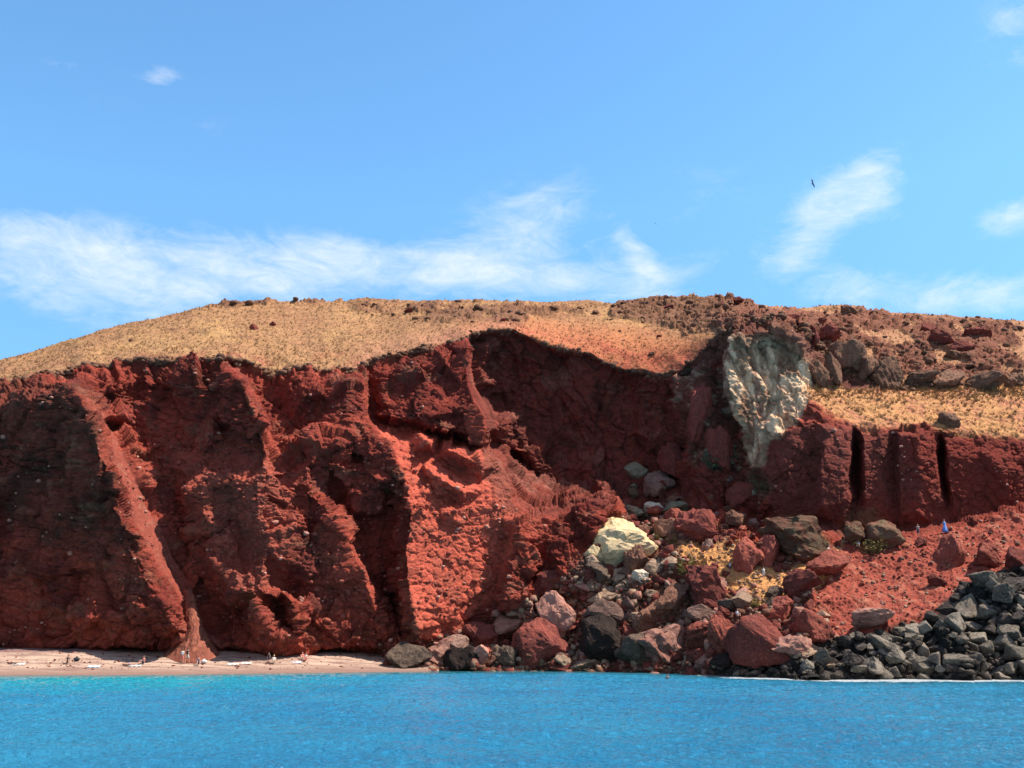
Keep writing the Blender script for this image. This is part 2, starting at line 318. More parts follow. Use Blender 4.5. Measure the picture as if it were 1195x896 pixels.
X0, X1, Y0, Y1, G = -420, 1620, 300, 801, 1
def build_depth():
    ks = {}
    for p in PTS: ks.setdefault((round(p[0]/2.0), round(p[1]/2.0)), p)
    P = list(ks.values()) + [(X0-30, Y0-30, 300), (X1+30, Y0-30, 300), (X0-30, Y1+30, 190), (X1+30, Y1+30, 150)]
    res = delaunay_2d_cdt([Vector((p[0], p[1])) for p in P], [], [], 0, 1e-4)
    dep = [0.0]*len(res[0])
    for i, o in enumerate(res[3]): dep[i] = P[o[0]][2] if o else 200
    W, H = X1-X0, Y1-Y0
    D = np.full((H, W), 200.0, np.float32)
    for f in res[2]:
        a, b, c = [res[0][i] for i in f]; da, db, dc = [dep[i] for i in f]
        x0 = max(X0, math.floor(min(a.x, b.x, c.x))); x1 = min(X1-1, math.ceil(max(a.x, b.x, c.x)))
        y0 = max(Y0, math.floor(min(a.y, b.y, c.y))); y1 = min(Y1-1, math.ceil(max(a.y, b.y, c.y)))
        if x1 < x0 or y1 < y0: continue
        xs, ys = np.meshgrid(np.arange(x0, x1+1), np.arange(y0, y1+1))
        den = (b.y-c.y)*(a.x-c.x)+(c.x-b.x)*(a.y-c.y)
        if abs(den) < 1e-9: continue
        l1 = ((b.y-c.y)*(xs-c.x)+(c.x-b.x)*(ys-c.y))/den
        l2 = ((c.y-a.y)*(xs-c.x)+(a.x-c.x)*(ys-c.y))/den
        l3 = 1-l1-l2
        m = (l1 >= -1e-6) & (l2 >= -1e-6) & (l3 >= -1e-6)
        sub = D[y0-Y0:y1-Y0+1, x0-X0:x1-X0+1]
        sub[m] = (l1*da+l2*db+l3*dc)[m]
    return D
def blur(D, s):
    r = int(3*s)+1; k = np.exp(-0.5*(np.arange(-r, r+1)/s)**2); k /= k.sum()
    for ax in (0, 1):
        pad = [(0, 0), (0, 0)]; pad[ax] = (r, r)
        E = np.pad(D, pad, mode='edge')
        D = sum(k[i]*(E[i:i+D.shape[0], :] if ax == 0 else E[:, i:i+D.shape[1]]) for i in range(2*r+1))
    return D
def poly_mask(PX, PY, poly, feather=4.0):
    """1 inside the polygon, 0 outside, soft edge"""
    n = len(poly); inside = np.zeros(PX.shape, bool); dmin = np.full(PX.shape, 1e9, np.float32)
    for i in range(n):
        x1, y1 = poly[i]; x2, y2 = poly[(i+1) % n]
        cond = ((y1 > PY) != (y2 > PY)) & (PX < (x2-x1)*(PY-y1)/((y2-y1) if y2 != y1 else 1e-9)+x1)
        inside ^= cond
        dx, dy = x2-x1, y2-y1; t = np.clip(((PX-x1)*dx+(PY-y1)*dy)/(dx*dx+dy*dy+1e-9), 0, 1)
        dmin = np.minimum(dmin, np.hypot(PX-x1-t*dx, PY-y1-t*dy))
    s = np.where(inside, dmin, -dmin)
    return sstep(-feather, feather, s)

DEP0 = build_depth()
_S = blur(DEP0, 30.0)
_gx, _gy = np.meshgrid(np.arange(X0, X1), np.arange(Y0, Y1))
_cm = poly_mask(_gx, _gy, [(-500,470),(-200,520),(-100,490),(0,465),(80,450),(160,440),(260,432),(340,445),(420,440),(500,415),(560,400),(600,410),(625,600),(600,690),(570,735),(480,745),(-500,745)], 14)
DEP0 = DEP0+_cm*.45*(DEP0-_S)
DEP = blur(DEP0, 1.1)
DEPS = blur(DEP0, 7.0)
def bil(A, px, py):
    x = np.clip(np.asarray(px, float)-X0, 0, A.shape[1]-1.001); y = np.clip(np.asarray(py, float)-Y0, 0, A.shape[0]-1.001)
    i, j = x.astype(int), y.astype(int); u, v = x-i, y-j
    return A[j, i]*(1-u)*(1-v)+A[j, i+1]*u*(1-v)+A[j+1, i]*(1-u)*v+A[j+1, i+1]*u*v

# ------------------------------------------------------------------ materials
def mat(name):
    m = bpy.data.materials.new(name); m.use_nodes = True; t = m.node_tree
    b = t.nodes['Principled BSDF']; return m, t, b
def link(t, a, b): t.links.new(a, b)
def noise_node(t, vec, scale, detail=6, rough=.6, dist=0):
    n = t.nodes.new('ShaderNodeTexNoise'); n.inputs['Scale'].default_value = scale; n.inputs['Detail'].default_value = detail
    n.inputs['Roughness'].default_value = rough; n.inputs['Distortion'].default_value = dist
    if vec is not None: link(t, vec, n.inputs['Vector'])
    return n
def maprange(t, src, a, b, c, d):
    n = t.nodes.new('ShaderNodeMapRange')
    for i, v in zip((1, 2, 3, 4), (a, b, c, d)): n.inputs[i].default_value = v
    link(t, src, n.inputs[0]); return n.outputs[0]
def mixc(t, fac, a, b, mode='MIX'):
    n = t.nodes.new('ShaderNodeMix'); n.data_type = 'RGBA'; n.blend_type = mode
    for i, v in ((0, fac), (6, a), (7, b)):
        if isinstance(v, (int, float)): n.inputs[i].default_value = v
        elif isinstance(v, tuple): n.inputs[i].default_value = (*v, 1)
        else: link(t, v, n.inputs[i])
    return n.outputs[2]

def cliff_material():
    m, t, b = mat('volcanic_rock')
    at = t.nodes.new('ShaderNodeAttribute'); at.attribute_name = 'rock_colour'
    rg = t.nodes.new('ShaderNodeAttribute'); rg.attribute_name = 'roughness_mask'
    tc = t.nodes.new('ShaderNodeTexCoord')
    n1 = noise_node(t, tc.outputs['Object'], 1.5, 8, .7)
    n2 = noise_node(t, tc.outputs['Object'], 7.0, 4, .7)
    v1 = maprange(t, n1.outputs[0], .3, .7, .72, 1.28); v2 = maprange(t, n2.outputs[0], .3, .7, .78, 1.22)
    mm = t.nodes.new('ShaderNodeMath'); mm.operation = 'MULTIPLY'; link(t, v1, mm.inputs[0]); link(t, v2, mm.inputs[1])
    vm = t.nodes.new('ShaderNodeVectorMath'); vm.operation = 'SCALE'; link(t, at.outputs['Color'], vm.inputs[0]); link(t, mm.outputs[0], vm.inputs['Scale'])
    link(t, vm.outputs[0], b.inputs['Base Color'])
    b.inputs['Roughness'].default_value = .95; b.inputs['Specular IOR Level'].default_value = .12
    vo = t.nodes.new('ShaderNodeTexVoronoi'); vo.inputs['Scale'].default_value = 3.1; link(t, tc.outputs['Object'], vo.inputs['Vector'])
    bn = noise_node(t, tc.outputs['Object'], 3.4, 9, .75)
    ad = t.nodes.new('ShaderNodeMath'); ad.operation = 'MULTIPLY_ADD'; link(t, vo.outputs['Distance'], ad.inputs[0]); ad.inputs[1].default_value = -.35; link(t, bn.outputs[0], ad.inputs[2])
    bu = t.nodes.new('ShaderNodeBump'); bu.inputs['Distance'].default_value = .4; link(t, ad.outputs[0], bu.inputs['Height'])
    link(t, rg.outputs['Fac'], bu.inputs['Strength'])
    link(t, bu.outputs[0], b.inputs['Normal'])
    return m

# ------------------------------------------------------------------ the headland mesh
def grid_mesh(name, P, mat_, colors=None, attr=None, smooth=True):
    """P: (rows, cols, 3) grid to a mesh"""
    r, c = P.shape[:2]; me = bpy.data.meshes.new(name)
    me.vertices.add(r*c); me.vertices.foreach_set('co', (P*U).reshape(-1).astype(np.float32))
    idx = np.arange(r*c).reshape(r, c)
    q = np.stack([idx[:-1, :-1], idx[1:, :-1], idx[1:, 1:], idx[:-1, 1:]], -1).reshape(-1, 4)
    me.loops.add(q.size); me.loops.foreach_set('vertex_index', q.reshape(-1).astype(np.int32))
    me.polygons.add(len(q)); me.polygons.foreach_set('loop_start', (np.arange(len(q))*4).astype(np.int32))
    me.update(calc_edges=True)
    if smooth: me.polygons.foreach_set('use_smooth', np.ones(len(q), bool))
    if colors is not None:
        a = me.color_attributes.new('rock_colour', 'FLOAT_COLOR', 'POINT')
        cc = np.ones((r*c, 4), np.float32); cc[:, :3] = colors.reshape(-1, 3); a.data.foreach_set('color', cc.reshape(-1))
    if attr:
        for k, v in attr.items():
            a = me.attributes.new(k, 'FLOAT', 'POINT'); a.data.foreach_set('value', v.reshape(-1).astype(np.float32))
    me.materials.append(mat_)
    o = bpy.data.objects.new(name, me); C.objects.link(o); return o
def normals(P):
    du = np.gradient(P, axis=1); dv = np.gradient(P, axis=0)
    n = np.cross(dv, du); n /= np.linalg.norm(n, axis=2, keepdims=True)+1e-9
    return n

xs = np.concatenate([np.linspace(-420, -60, 90, endpoint=False), np.arange(-60, 1255, 1.0), np.linspace(1255, 1620, 90)])
RT = 560
tt = np.linspace(0, 1, RT)
tt = 0.5*(tt**1.35)+0.5*tt
cols = xs[None, :].repeat(RT, 0)
SKYJ = sky_y(xs) + 0.0
rows = SKYJ[None, :]+(800-SKYJ[None, :])*tt[:, None]
Yd = bil(DEP, cols, rows)
_tp = poly_mask(cols, rows, [(-500,492),(-100,462),(0,438),(100,416),(250,405),(340,418),(430,405),(540,382),(600,374),(650,394),(700,405),(780,424),(840,380),(870,360),(1195,366),(1700,380),(1700,200),(-500,200)], 10)
Yd = Yd*(1-_tp)+bil(blur(DEP0, 11.0), cols, rows)*_tp
Yd[0] = sky_d(xs)
X, Yw, Z = world(cols, rows, Yd)
P = np.stack([X, Yw, Z], -1)
Ys = bil(DEPS, cols, rows)
PS = np.stack(world(cols, rows, Ys), -1)
NS = normals(PS)
NR = normals(P)
NN = NS*0.6+NR*0.4; NN /= np.linalg.norm(NN, axis=2, keepdims=True)
x, y, z = P[..., 0], P[..., 1], P[..., 2]
# wobble used to break the outline of every zone
wx = fbm(x, y, z, .12, 4, seed=3)*11; wy = fbm(x, y, z, .12, 4, seed=9)*7
wx2 = fbm(x, y, z, .45, 3, seed=23)*4; wy2 = fbm(x, y, z, .45, 3, seed=29)*3
cx_, cy_ = cols+wx*.5+wx2, rows+wy*.5+wy2
def zone(poly, feather=4): return poly_mask(cx_, cy_, poly, feather)
top = zone([(-500,505),(-200,502),(-100,476),(0,452),(40,443),(80,436),(100,429),(160,422),(210,419),(258,418),(285,422),(325,440),(345,431),(380,434),(415,429),(430,420),(470,409),(505,403),(530,403),(548,391),(570,387),(600,385),(625,399),(650,407),(690,414),(705,426),(730,434),(750,433),(770,439),(787,438),(813,419),(833,399),(848,385),(868,377),(895,375),(925,385),(943,394),(950,400),(965,412),(985,430),(1015,445),(1050,452),(1100,450),(1195,447),(1700,460),(1700,250),(-500,250)], 3)
ledge = zone([(940,452),(1000,452),(1100,450),(1195,447),(1700,462),(1700,518),(1195,512),(1130,506),(1090,500),(1060,497),(1000,497),(975,488),(950,470)], 5)
scree = zone([(985,632),(1040,628),(1070,622),(1130,612),(1195,597),(1700,570),(1700,640),(1195,662),(1160,676),(1120,692),(1100,715),(1040,730),(985,748),(930,745),(950,700),(975,655)], 5)
chute = zone([(112,470),(128,495),(148,540),(172,585),(200,640),(226,695),(242,735),(264,768),(264,800),(180,800),(184,768),(219,742),(222,715),(208,686),(188,660),(170,630),(150,585),(130,535)], 3)
talus = zone([(575,505),(590,540),(600,575),(604,600),(596,660),(570,705),(548,700),(560,655),(545,600),(520,555),(560,560),(572,530)], 5)
gullyF = zone([(440,495),(490,500),(560,520),(575,560),(602,600),(595,660),(575,700),(520,748),(490,748),(478,700),(472,650),(480,600),(470,555)], 5)
rubble = zone([(440,757),(500,752),(560,728),(600,712),(650,680),(690,640),(720,605),(745,595),(790,580),(830,610),(870,640),(900,655),(985,632),(975,655),(940,700),(985,750),(900,790),(900,805),(440,805)], 6)
ochre = zone([(790,640),(830,630),(860,632),(880,652),(915,664),(965,640),(985,632),(965,672),(905,716),(868,706),(835,690),(800,665)], 5)
lava = zone([(830,775),(905,762),(985,747),(1040,731),(1098,716),(1102,702),(1120,691),(1160,676),(1195,662),(1700,640),(1700,810),(830,810)], 5)
dome = zone([(858,388),(880,390),(905,386),(934,396),(950,420),(968,455),(950,462),(938,482),(922,490),(912,512),(898,515),(893,545),(872,545),(868,505),(846,470),(842,440),(844,412),(852,392)], 2)
slabs = zone([(890,515),(950,490),(1000,500),(1195,512),(1700,520),(1700,565),(1195,590),(1100,612),(1040,622),(985,626),(900,600)], 5)
crag = np.maximum(zone([(705,372),(720,352),(760,346),(860,344),(890,360),(868,372),(835,382),(800,390),(770,378)], 3), 0.9*zone([(410,352),(560,352),(690,356),(712,362),(640,372),(600,384),(560,372),(520,380),(470,368),(420,366)], 8))
crag = np.maximum(crag, 1.0*zone([(840,395),(850,370),(880,358),(940,362),(960,395),(940,396),(895,378),(868,380)], 4))
crag = np.maximum(crag, 0.9*zone([(870,362),(1000,356),(1080,372),(1195,376),(1195,445),(1000,440),(945,395),(900,372)], 8))
crag = np.maximum(crag, .9*zone([(232,358),(262,352),(335,350),(400,349),(400,351),(335,354),(265,357)], 1))
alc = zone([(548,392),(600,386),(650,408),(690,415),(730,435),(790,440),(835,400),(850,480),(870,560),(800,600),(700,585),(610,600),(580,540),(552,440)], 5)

cliffm = np.clip(1-top-ledge-scree*.95-chute*.9-ochre*.6, 0, 1)
# displacement
big, e1 = facets(x, y*1.0, z*.8, .16, seed=11, slope=1.5)
huge, e0 = facets(x+wx*.1, y, z*.75+x*.2, .085, seed=171, slope=2.0, step=.25)
med, e2 = facets(x+wx*.05, y, z*1.25, .48, seed=41, slope=1.6)
sml, e3 = facets(x, y, z*1.3, 1.25, seed=71, slope=1.5)
cr = fbm(x, y, z, .35, 6, .58, seed=5, ridged=True)
fb = fbm(x, y, z, .9, 5, .6, seed=55)
tilt = z*1.0 + x*.13 + fbm(x, y, z, .05, 3, seed=77)*5
strata = fbm(x*.12, y*.12, tilt*1.35, 1.0, 4, .6, seed=63)
fineb = fbm(x, y, z, 2.4, 3, .6, seed=91)
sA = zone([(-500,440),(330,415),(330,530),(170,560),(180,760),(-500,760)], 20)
amp = cliffm*(1-rubble*.3)
_bw = fbm(x, y, z, .18, 3, seed=721)
_b1 = (z+x*.10+_bw*2.2)/2.3; _b1 = _b1-np.floor(_b1); _b2 = (z-x*.35+_bw*1.5)/1.1; _b2 = _b2-np.floor(_b2)
beds = (_b1**2.5-.3)*sstep(-.25, .2, fbm(x, y, z*.5, .1, 3, seed=725)+.12) + .5*(_b2**2.5-.3)*sstep(-.1, .3, fbm(x, y, z, .13, 3, seed=727))
_v1 = (x+z*.25+fbm(x, y, z, .12, 3, seed=731)*5)/6.0; _v1 = np.abs(_v1-np.floor(_v1)-.5)*2; fract = -np.exp(-_v1*9)
dv, _d = facets(x*1.1+z*.25, y, z*.33, .42, seed=151, slope=1.7)
dv2, _d = facets(x+z*.3, y, z*.5, 1.1, seed=161, slope=1.7)
lum = sstep(-.1, .35, fbm(x, y, z, .06, 3, seed=505))
smooth_face = np.clip(alc*.45+slabs*1.0+dome*1.2, 0, 1)
d = amp*(1-.62*gullyF)*(1-.6*dome)*(1-.6*slabs)*(huge*2.0*(1-.5*slabs) + big*1.9*(1-.3*smooth_face) + med*(.35+.75*lum)*(1-.5*smooth_face) + sml*(.10+.38*lum)*(1-.3*smooth_face) + beds*.42*(1-.75*slabs) + fract*.9*np.clip(alc+.4*sA-slabs, 0, 1) + strata*(.2+.45*sA) + fineb*.13) + amp*dome*(dv*1.4+dv2*.5)
_ge = np.abs(np.gradient(Yd, axis=1)/np.maximum(np.gradient(cols, axis=1), .1)); _ge = np.clip(1.6*blur(np.clip((_ge-.6)/.9, 0, 1), 2.6), 0, 1)
d -= np.clip(slabs+.7*alc, 0, 1)*np.exp(-np.abs(fbm(x, y, z*.6, .16, 4, .55, seed=751))*30)*.6
d *= 1-_ge
d *= 1-.7*blur(chute, 6.0)
d += slabs*0 + (gullyF*(cr*.2))*amp - amp*(1-smooth_face*.4)*.35*(np.exp(-e2*9)) 
tuft = fbm(x, y, z, 1.6, 3, .6, seed=101)
led, _l = facets(x*.55+z*.25, y*.5, z*1.3, .55, seed=131, slope=1.8)
led2, _l = facets(x*.7, y*.6, z*1.4, 1.3, seed=141, slope=1.6)
d += top*(tuft*.16+fbm(x, y, z, .1, 3, seed=7)*.8+fineb*.12) + ledge*(tuft*.22+med*.3+fineb*.1)
rk = np.clip(crag*1.0*sstep(-.05, .12, fbm(x, y*.6, z, .16, 4, .6, seed=15)+crag*.34-.13), 0, 1)
_c1 = zone([(705,372),(720,352),(760,346),(860,344),(890,360),(868,374),(835,384),(800,391),(770,380)], 3)
rk = np.maximum(rk, _c1*.95*sstep(-.5, -.1, fbm(x, y*.6, z, .2, 4, .6, seed=19)))
d += rk*(.55+led*1.0+led2*.5+cr*.2)
# sparse outcrops standing out of the dry slope
dots = np.clip((hsh(np.floor(x*.5).astype(np.int64), np.floor(y*.3).astype(np.int64), np.floor(z*0).astype(np.int64), 5)-.985)*60, 0, 1)
d += (scree+chute)*(fbm(x*1.0, y*.4, z*.4, .6, 3, seed=31)*.15+fineb*.06+tuft*.10) + ochre*(tuft*.2+fineb*.15)
cell = fbm(x+z*.8, y, z*.12-x*.1, .55, 3, .55, seed=13)
d += scree*(cell*.45+sml*.10+fineb*.10)
P = P+NN*d[..., None]
# ---- colour of the ground itself
def col(r, g, b): return np.array((r, g, b), np.float32)
def lerp(a, b, t): return a+(b-a)*np.clip(t, 0, 1)[..., None]
n_a = fbm(x, y, z, .07, 5, .6, seed=201); n_b = fbm(x, y, z, .3, 5, .62, seed=211); n_c = fbm(x, y, z, 1.4, 4, .65, seed=221)
base = np.ones(P.shape, np.float32)*col(.33, .062, .038)
base = lerp(base, col(.17, .028, .020), sstep(-.2, .5, n_a+.5*n_b))
base = lerp(base, col(.37, .085, .055), sstep(.1, .6, -n_a+.4*n_b)*.8)
base = lerp(base, col(.16, .048, .026), sstep(.05, .55, n_b+.5*n_c)*.55)          # brown crust
base = lerp(base, col(.07, .016, .014), sstep(.15, .6, strata)*.5)
base = lerp(base, col(.075, .034, .024), sA*poly_mask(cx_, cy_, [(-500,440),(90,450),(140,580),(150,640),(60,640),(0,600),(-500,600)], 12)*(.45+.4*sstep(-.2,.4,n_b)))  # shade of the left buttress face deepened in its brown rock colour
base = lerp(base, col(.27, .115, .07), cliffm*sstep(.1, .5, fbm(x, y, z*1.6, .22, 5, .65, seed=741))*.55)
base = lerp(base, col(.11, .030, .026), cliffm*sstep(.12, .5, fbm(x, y, z, .16, 5, .65, seed=743))*.6)
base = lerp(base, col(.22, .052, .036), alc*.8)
band = fbm(x*.9+z*.5, y*.2, z*.9-x*.45, .22, 4, .6, seed=701)
base = lerp(base, col(.32, .12, .085), alc*sstep(.1, .45, band)*.65)
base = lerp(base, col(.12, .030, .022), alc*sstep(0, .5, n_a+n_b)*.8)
base = lerp(base, col(.54, .112, .066), gullyF*(.75-.3*sstep(0, .5, n_b)))
base = lerp(base, col(.40, .10, .065), zone([(190,515),(330,530),(345,600),(330,680),(270,690),(240,600),(215,560)], 8)*.6)
base = lerp(base, col(.25, .075, .05), zone([(568,505),(585,540),(598,580),(603,600),(585,600),(560,545)], 4)*.8)
base = lerp(base, col(.18, .046, .034), slabs*.85)
base = lerp(base, col(.24, .036, .022), slabs*sstep(.0, .35, n_a+.2)*poly_mask(cx_, cy_, [(1000,500),(1700,500),(1700,620),(1000,620)], 20)*.7)
base = lerp(base, col(.20, .050, .034), chute*.85)
base = lerp(base, col(.30, .13, .08), chute*sstep(.1, .5, n_c+n_b)*.35)
base = lerp(base, col(.26, .058, .037), scree*.95)
base = lerp(base, col(.36, .15, .09), scree*sstep(.15, .6, cell+.5*n_c)*.55)
base = lerp(base, col(.17, .085, .055), rubble*.85*(1-scree)*(1-chute)*(1-gullyF))  # ground darkened so the gaps between boulders read as shade
base = lerp(base, col(.28, .07, .045), rubble*(1-scree)*sstep(.0, .5, n_b)*.7)
base = lerp(base, col(.58, .27, .095), ochre*(.92-.2*sstep(0, .5, n_b)))
base = lerp(base, col(.34, .13, .06), ochre*sstep(.25, .6, n_c)*.7)
base = lerp(base, col(.035, .030, .026), lava)
base = lerp(base, col(.27, .16, .095), dome*.9)
pn = fbm(x*1.3, y, z*.28+x*.1, .55, 5, .62, seed=301)
pale = np.maximum.reduce([zone([(843,420),(862,425),(868,450),(860,470),(848,455)], 2), zone([(900,448),(925,440),(948,450),(940,485),(915,505),(895,510),(880,495),(893,470)], 3),
    zone([(895,490),(903,505),(885,530),(878,545),(870,535),(882,510)], 2), zone([(870,425),(885,435),(888,470),(876,480),(868,455)], 3)*.9, zone([(880,398),(900,394),(912,410),(902,455),(886,452)], 3)*.75, zone([(925,420),(948,435),(945,460),(930,440)], 2),
    zone([(840,465),(858,468),(868,500),(858,500)], 2), zone([(848,398),(856,393),(858,420),(850,425)], 2)])
base = lerp(base, col(.70, .47, .29), np.clip(pale*(.35+1.2*sstep(-.25, .2, pn)), 0, 1)*np.clip(dome+.6*pale, 0, 1)*.95)
base = lerp(base, col(.40, .25, .15), dome*(1-pale)*sstep(-.1, .3, pn)*.6)
base = lerp(base, col(.26, .11, .07), dome*sstep(.08, .35, fbm(x*1.2, y, z*.3, .35, 4, .6, seed=303))*.75)
base = lerp(base, col(.08, .045, .035), np.clip(dome+slabs*.4+alc*.5, 0, 1)*np.exp(-e1*16)*.6)
sur = zone([(812,421),(833,396),(850,380),(1195,355),(1700,350),(1700,462),(950,458),(945,425),(930,402),(905,390),(880,394),(862,390),(848,398),(836,420),(820,440)], 3)*(1-top)
base = lerp(base, col(.15, .060, .042), sur*.9)
base = lerp(base, col(.27, .13, .08), sur*sstep(0, .5, n_b)*.6)
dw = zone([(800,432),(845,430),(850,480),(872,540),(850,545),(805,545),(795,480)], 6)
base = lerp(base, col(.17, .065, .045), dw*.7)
base = lerp(base, col(.42, .28, .19), dw*sstep(.15, .4, n_b+n_c*.3)*.75)
grn = np.maximum(zone([(815,530),(850,520),(862,535),(855,550),(830,548)], 4), .8*zone([(870,548),(890,545),(905,570),(890,585),(868,572)], 5))
base = lerp(base, col(.15, .12, .08), grn*.6)
oliv = np.maximum(zone([(905,610),(925,600),(955,610),(975,640),(940,650),(900,640)], 6), .7*zone([(990,600),(1020,590),(1040,620),(1010,628),(985,622)], 6))
base = lerp(base, col(.17, .10, .05), oliv*.7)
tanc = np.ones(P.shape, np.float32)*col(.34, .175, .08)
tanc = lerp(tanc, col(.39, .215, .09), sstep(-.1, .5, n_a+.3*n_b))
tanc = lerp(tanc, col(.34, .155, .08), sstep(.0, .55, n_b-.4*n_a)*.7)
tanc = lerp(tanc, col(.15, .08, .04), sstep(.0, .45, n_c+.5*tuft)*.7)
tanc = lerp(tanc, col(.20, .10, .055), sstep(.1, .45, fbm(x*.5+z, y*.5, z*2, .5, 4, .6, seed=711))*.7)
tanc = lerp(tanc, col(.27, .13, .065), sstep(.0, .35, fbm(x*.4+z*.3, y*.4, z, .22, 4, .6, seed=713))*.5)
tanc = lerp(tanc, col(.40, .135, .06), poly_mask(cx_, cy_, [(540,380),(620,372),(700,380),(790,392),(835,395),(820,445),(520,440)], 14)*.8)
tanc = lerp(tanc, col(.33, .085, .048), poly_mask(cx_, cy_, [(560,378),(600,378),(640,390),(700,398),(780,412),(830,400),(820,450),(560,450)], 8)*np.clip(.55+1.2*n_b, 0, 1))
tanc = lerp(tanc, col(.24, .075, .045), poly_mask(cx_, cy_, [(0,440),(100,422),(250,408),(340,422),(430,410),(500,396),(560,380),(560,420),(430,450),(0,470)], 5)*np.clip(.2+1.6*n_b, 0, .8))
tanc = lerp(tanc, col(.38, .17, .10), poly_mask(cx_, cy_, [(400,440),(420,405),(520,385),(600,372),(600,395),(540,410),(430,440)], 10)*.65)
tanc = lerp(tanc, col(.36, .17, .09), poly_mask(cx_, cy_, [(880,355),(1300,355),(1300,450),(940,450)], 10)*.7)
base = lerp(base, tanc, top)
lg = np.ones(P.shape, np.float32)*col(.45, .22, .09)
lg = lerp(lg, col(.44, .17, .09), sstep(-.1, .4, n_b)*.8); lg = lerp(lg, col(.24, .11, .075), sstep(.1, .5, n_c+.5*n_b)*.7)
base = lerp(base, lg, ledge*(1-.3*sstep(0, .4, n_c)))
base = lerp(base, col(.15, .065, .04), rk*.9)
base = lerp(base, col(.27, .14, .075), rk*sstep(.0, .5, n_c+.3*led)*.7)
base = lerp(base, col(.20, .07, .045), rk*poly_mask(cx_, cy_, [(840,350),(1700,350),(1700,450),(840,450)], 20)*.7)
base = np.clip(base, .01, .8)
# smoothing of extreme vertices at the far edge: the hill falls away behind its skyline
back = []
for dyb, dz in ((6, -1.2), (20, -7), (60, -30), (110, -70), (112, -110)):
    b = P[0].copy(); b[:, 1] += dyb; b[:, 2] += dz; back.append(b)
back = np.stack(back[::-1]); PP = np.concatenate([back, P]); k = len(back)
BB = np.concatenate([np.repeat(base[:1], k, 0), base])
_cr = np.abs(fbm(x, y, z*.6, .16, 4, .55, seed=751)); base = lerp(base, col(.05, .02, .016), np.clip(slabs+.7*alc, 0, 1)*np.exp(-_cr*42)*.75)
rmask = np.clip(.35+.6*cliffm+.3*rk-dome*.6-gullyF*.25, 0.1, 1); RR = np.concatenate([np.repeat(rmask[:1], k, 0), rmask])
MR = cliff_material()
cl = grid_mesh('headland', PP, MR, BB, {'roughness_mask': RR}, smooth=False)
tag(cl, kind='structure', label='red volcanic cliffs under a dry tan hilltop', cat='cliff')

def talus_fan():
    v = np.linspace(0, 1, 110); u = np.linspace(-1, 1, 90); Uu, V = np.meshgrid(u, v)
    py = 688+(786-688)*V
    le = np.interp(py, [688, 700, 715, 735, 748, 760, 771, 786], [213, 213, 214, 213, 206, 190, 166, 150])
    re_ = np.interp(py, [688, 700, 715, 735, 748, 760, 771, 786], [224, 228, 232, 239, 246, 255, 268, 280])
    px = (le+re_)/2+(re_-le)/2*Uu
    Yc = np.interp(py, [688, 700, 735, 771, 786], [179.5, 178.6, 175.6, 171.8, 171.0])
    Y = Yc+(re_-le)/2*.155*(1-np.sqrt(np.clip(1-.92*Uu**2, 0, 1)))*1.7
    Pf = np.stack(world(px, py, Y), -1); a, b, c = Pf[..., 0], Pf[..., 1], Pf[..., 2]
    nz = fbm(a*2, b, c*.5, 1.2, 4, .6, seed=611); Pf = Pf+normals(Pf)*(nz*.16+fbm(a, b, c, 3.5, 2, seed=613)*.06)[..., None]
    cc = np.ones(Pf.shape, np.float32)*col(.20, .062, .040); cc = lerp(cc, col(.30, .10, .06), sstep(-.1, .4, nz)); cc = lerp(cc, col(.14, .05, .035), sstep(.2, .6, fbm(a, b, c, 2.5, 3, seed=617)))
    o = grid_mesh('talus_fan', Pf, MR, cc, {'roughness_mask': np.full(py.shape, .35)}); tag(o, kind='structure', label='smooth brown fan of loose grit spreading from the gully onto the beach', cat='talus')
talus_fan()

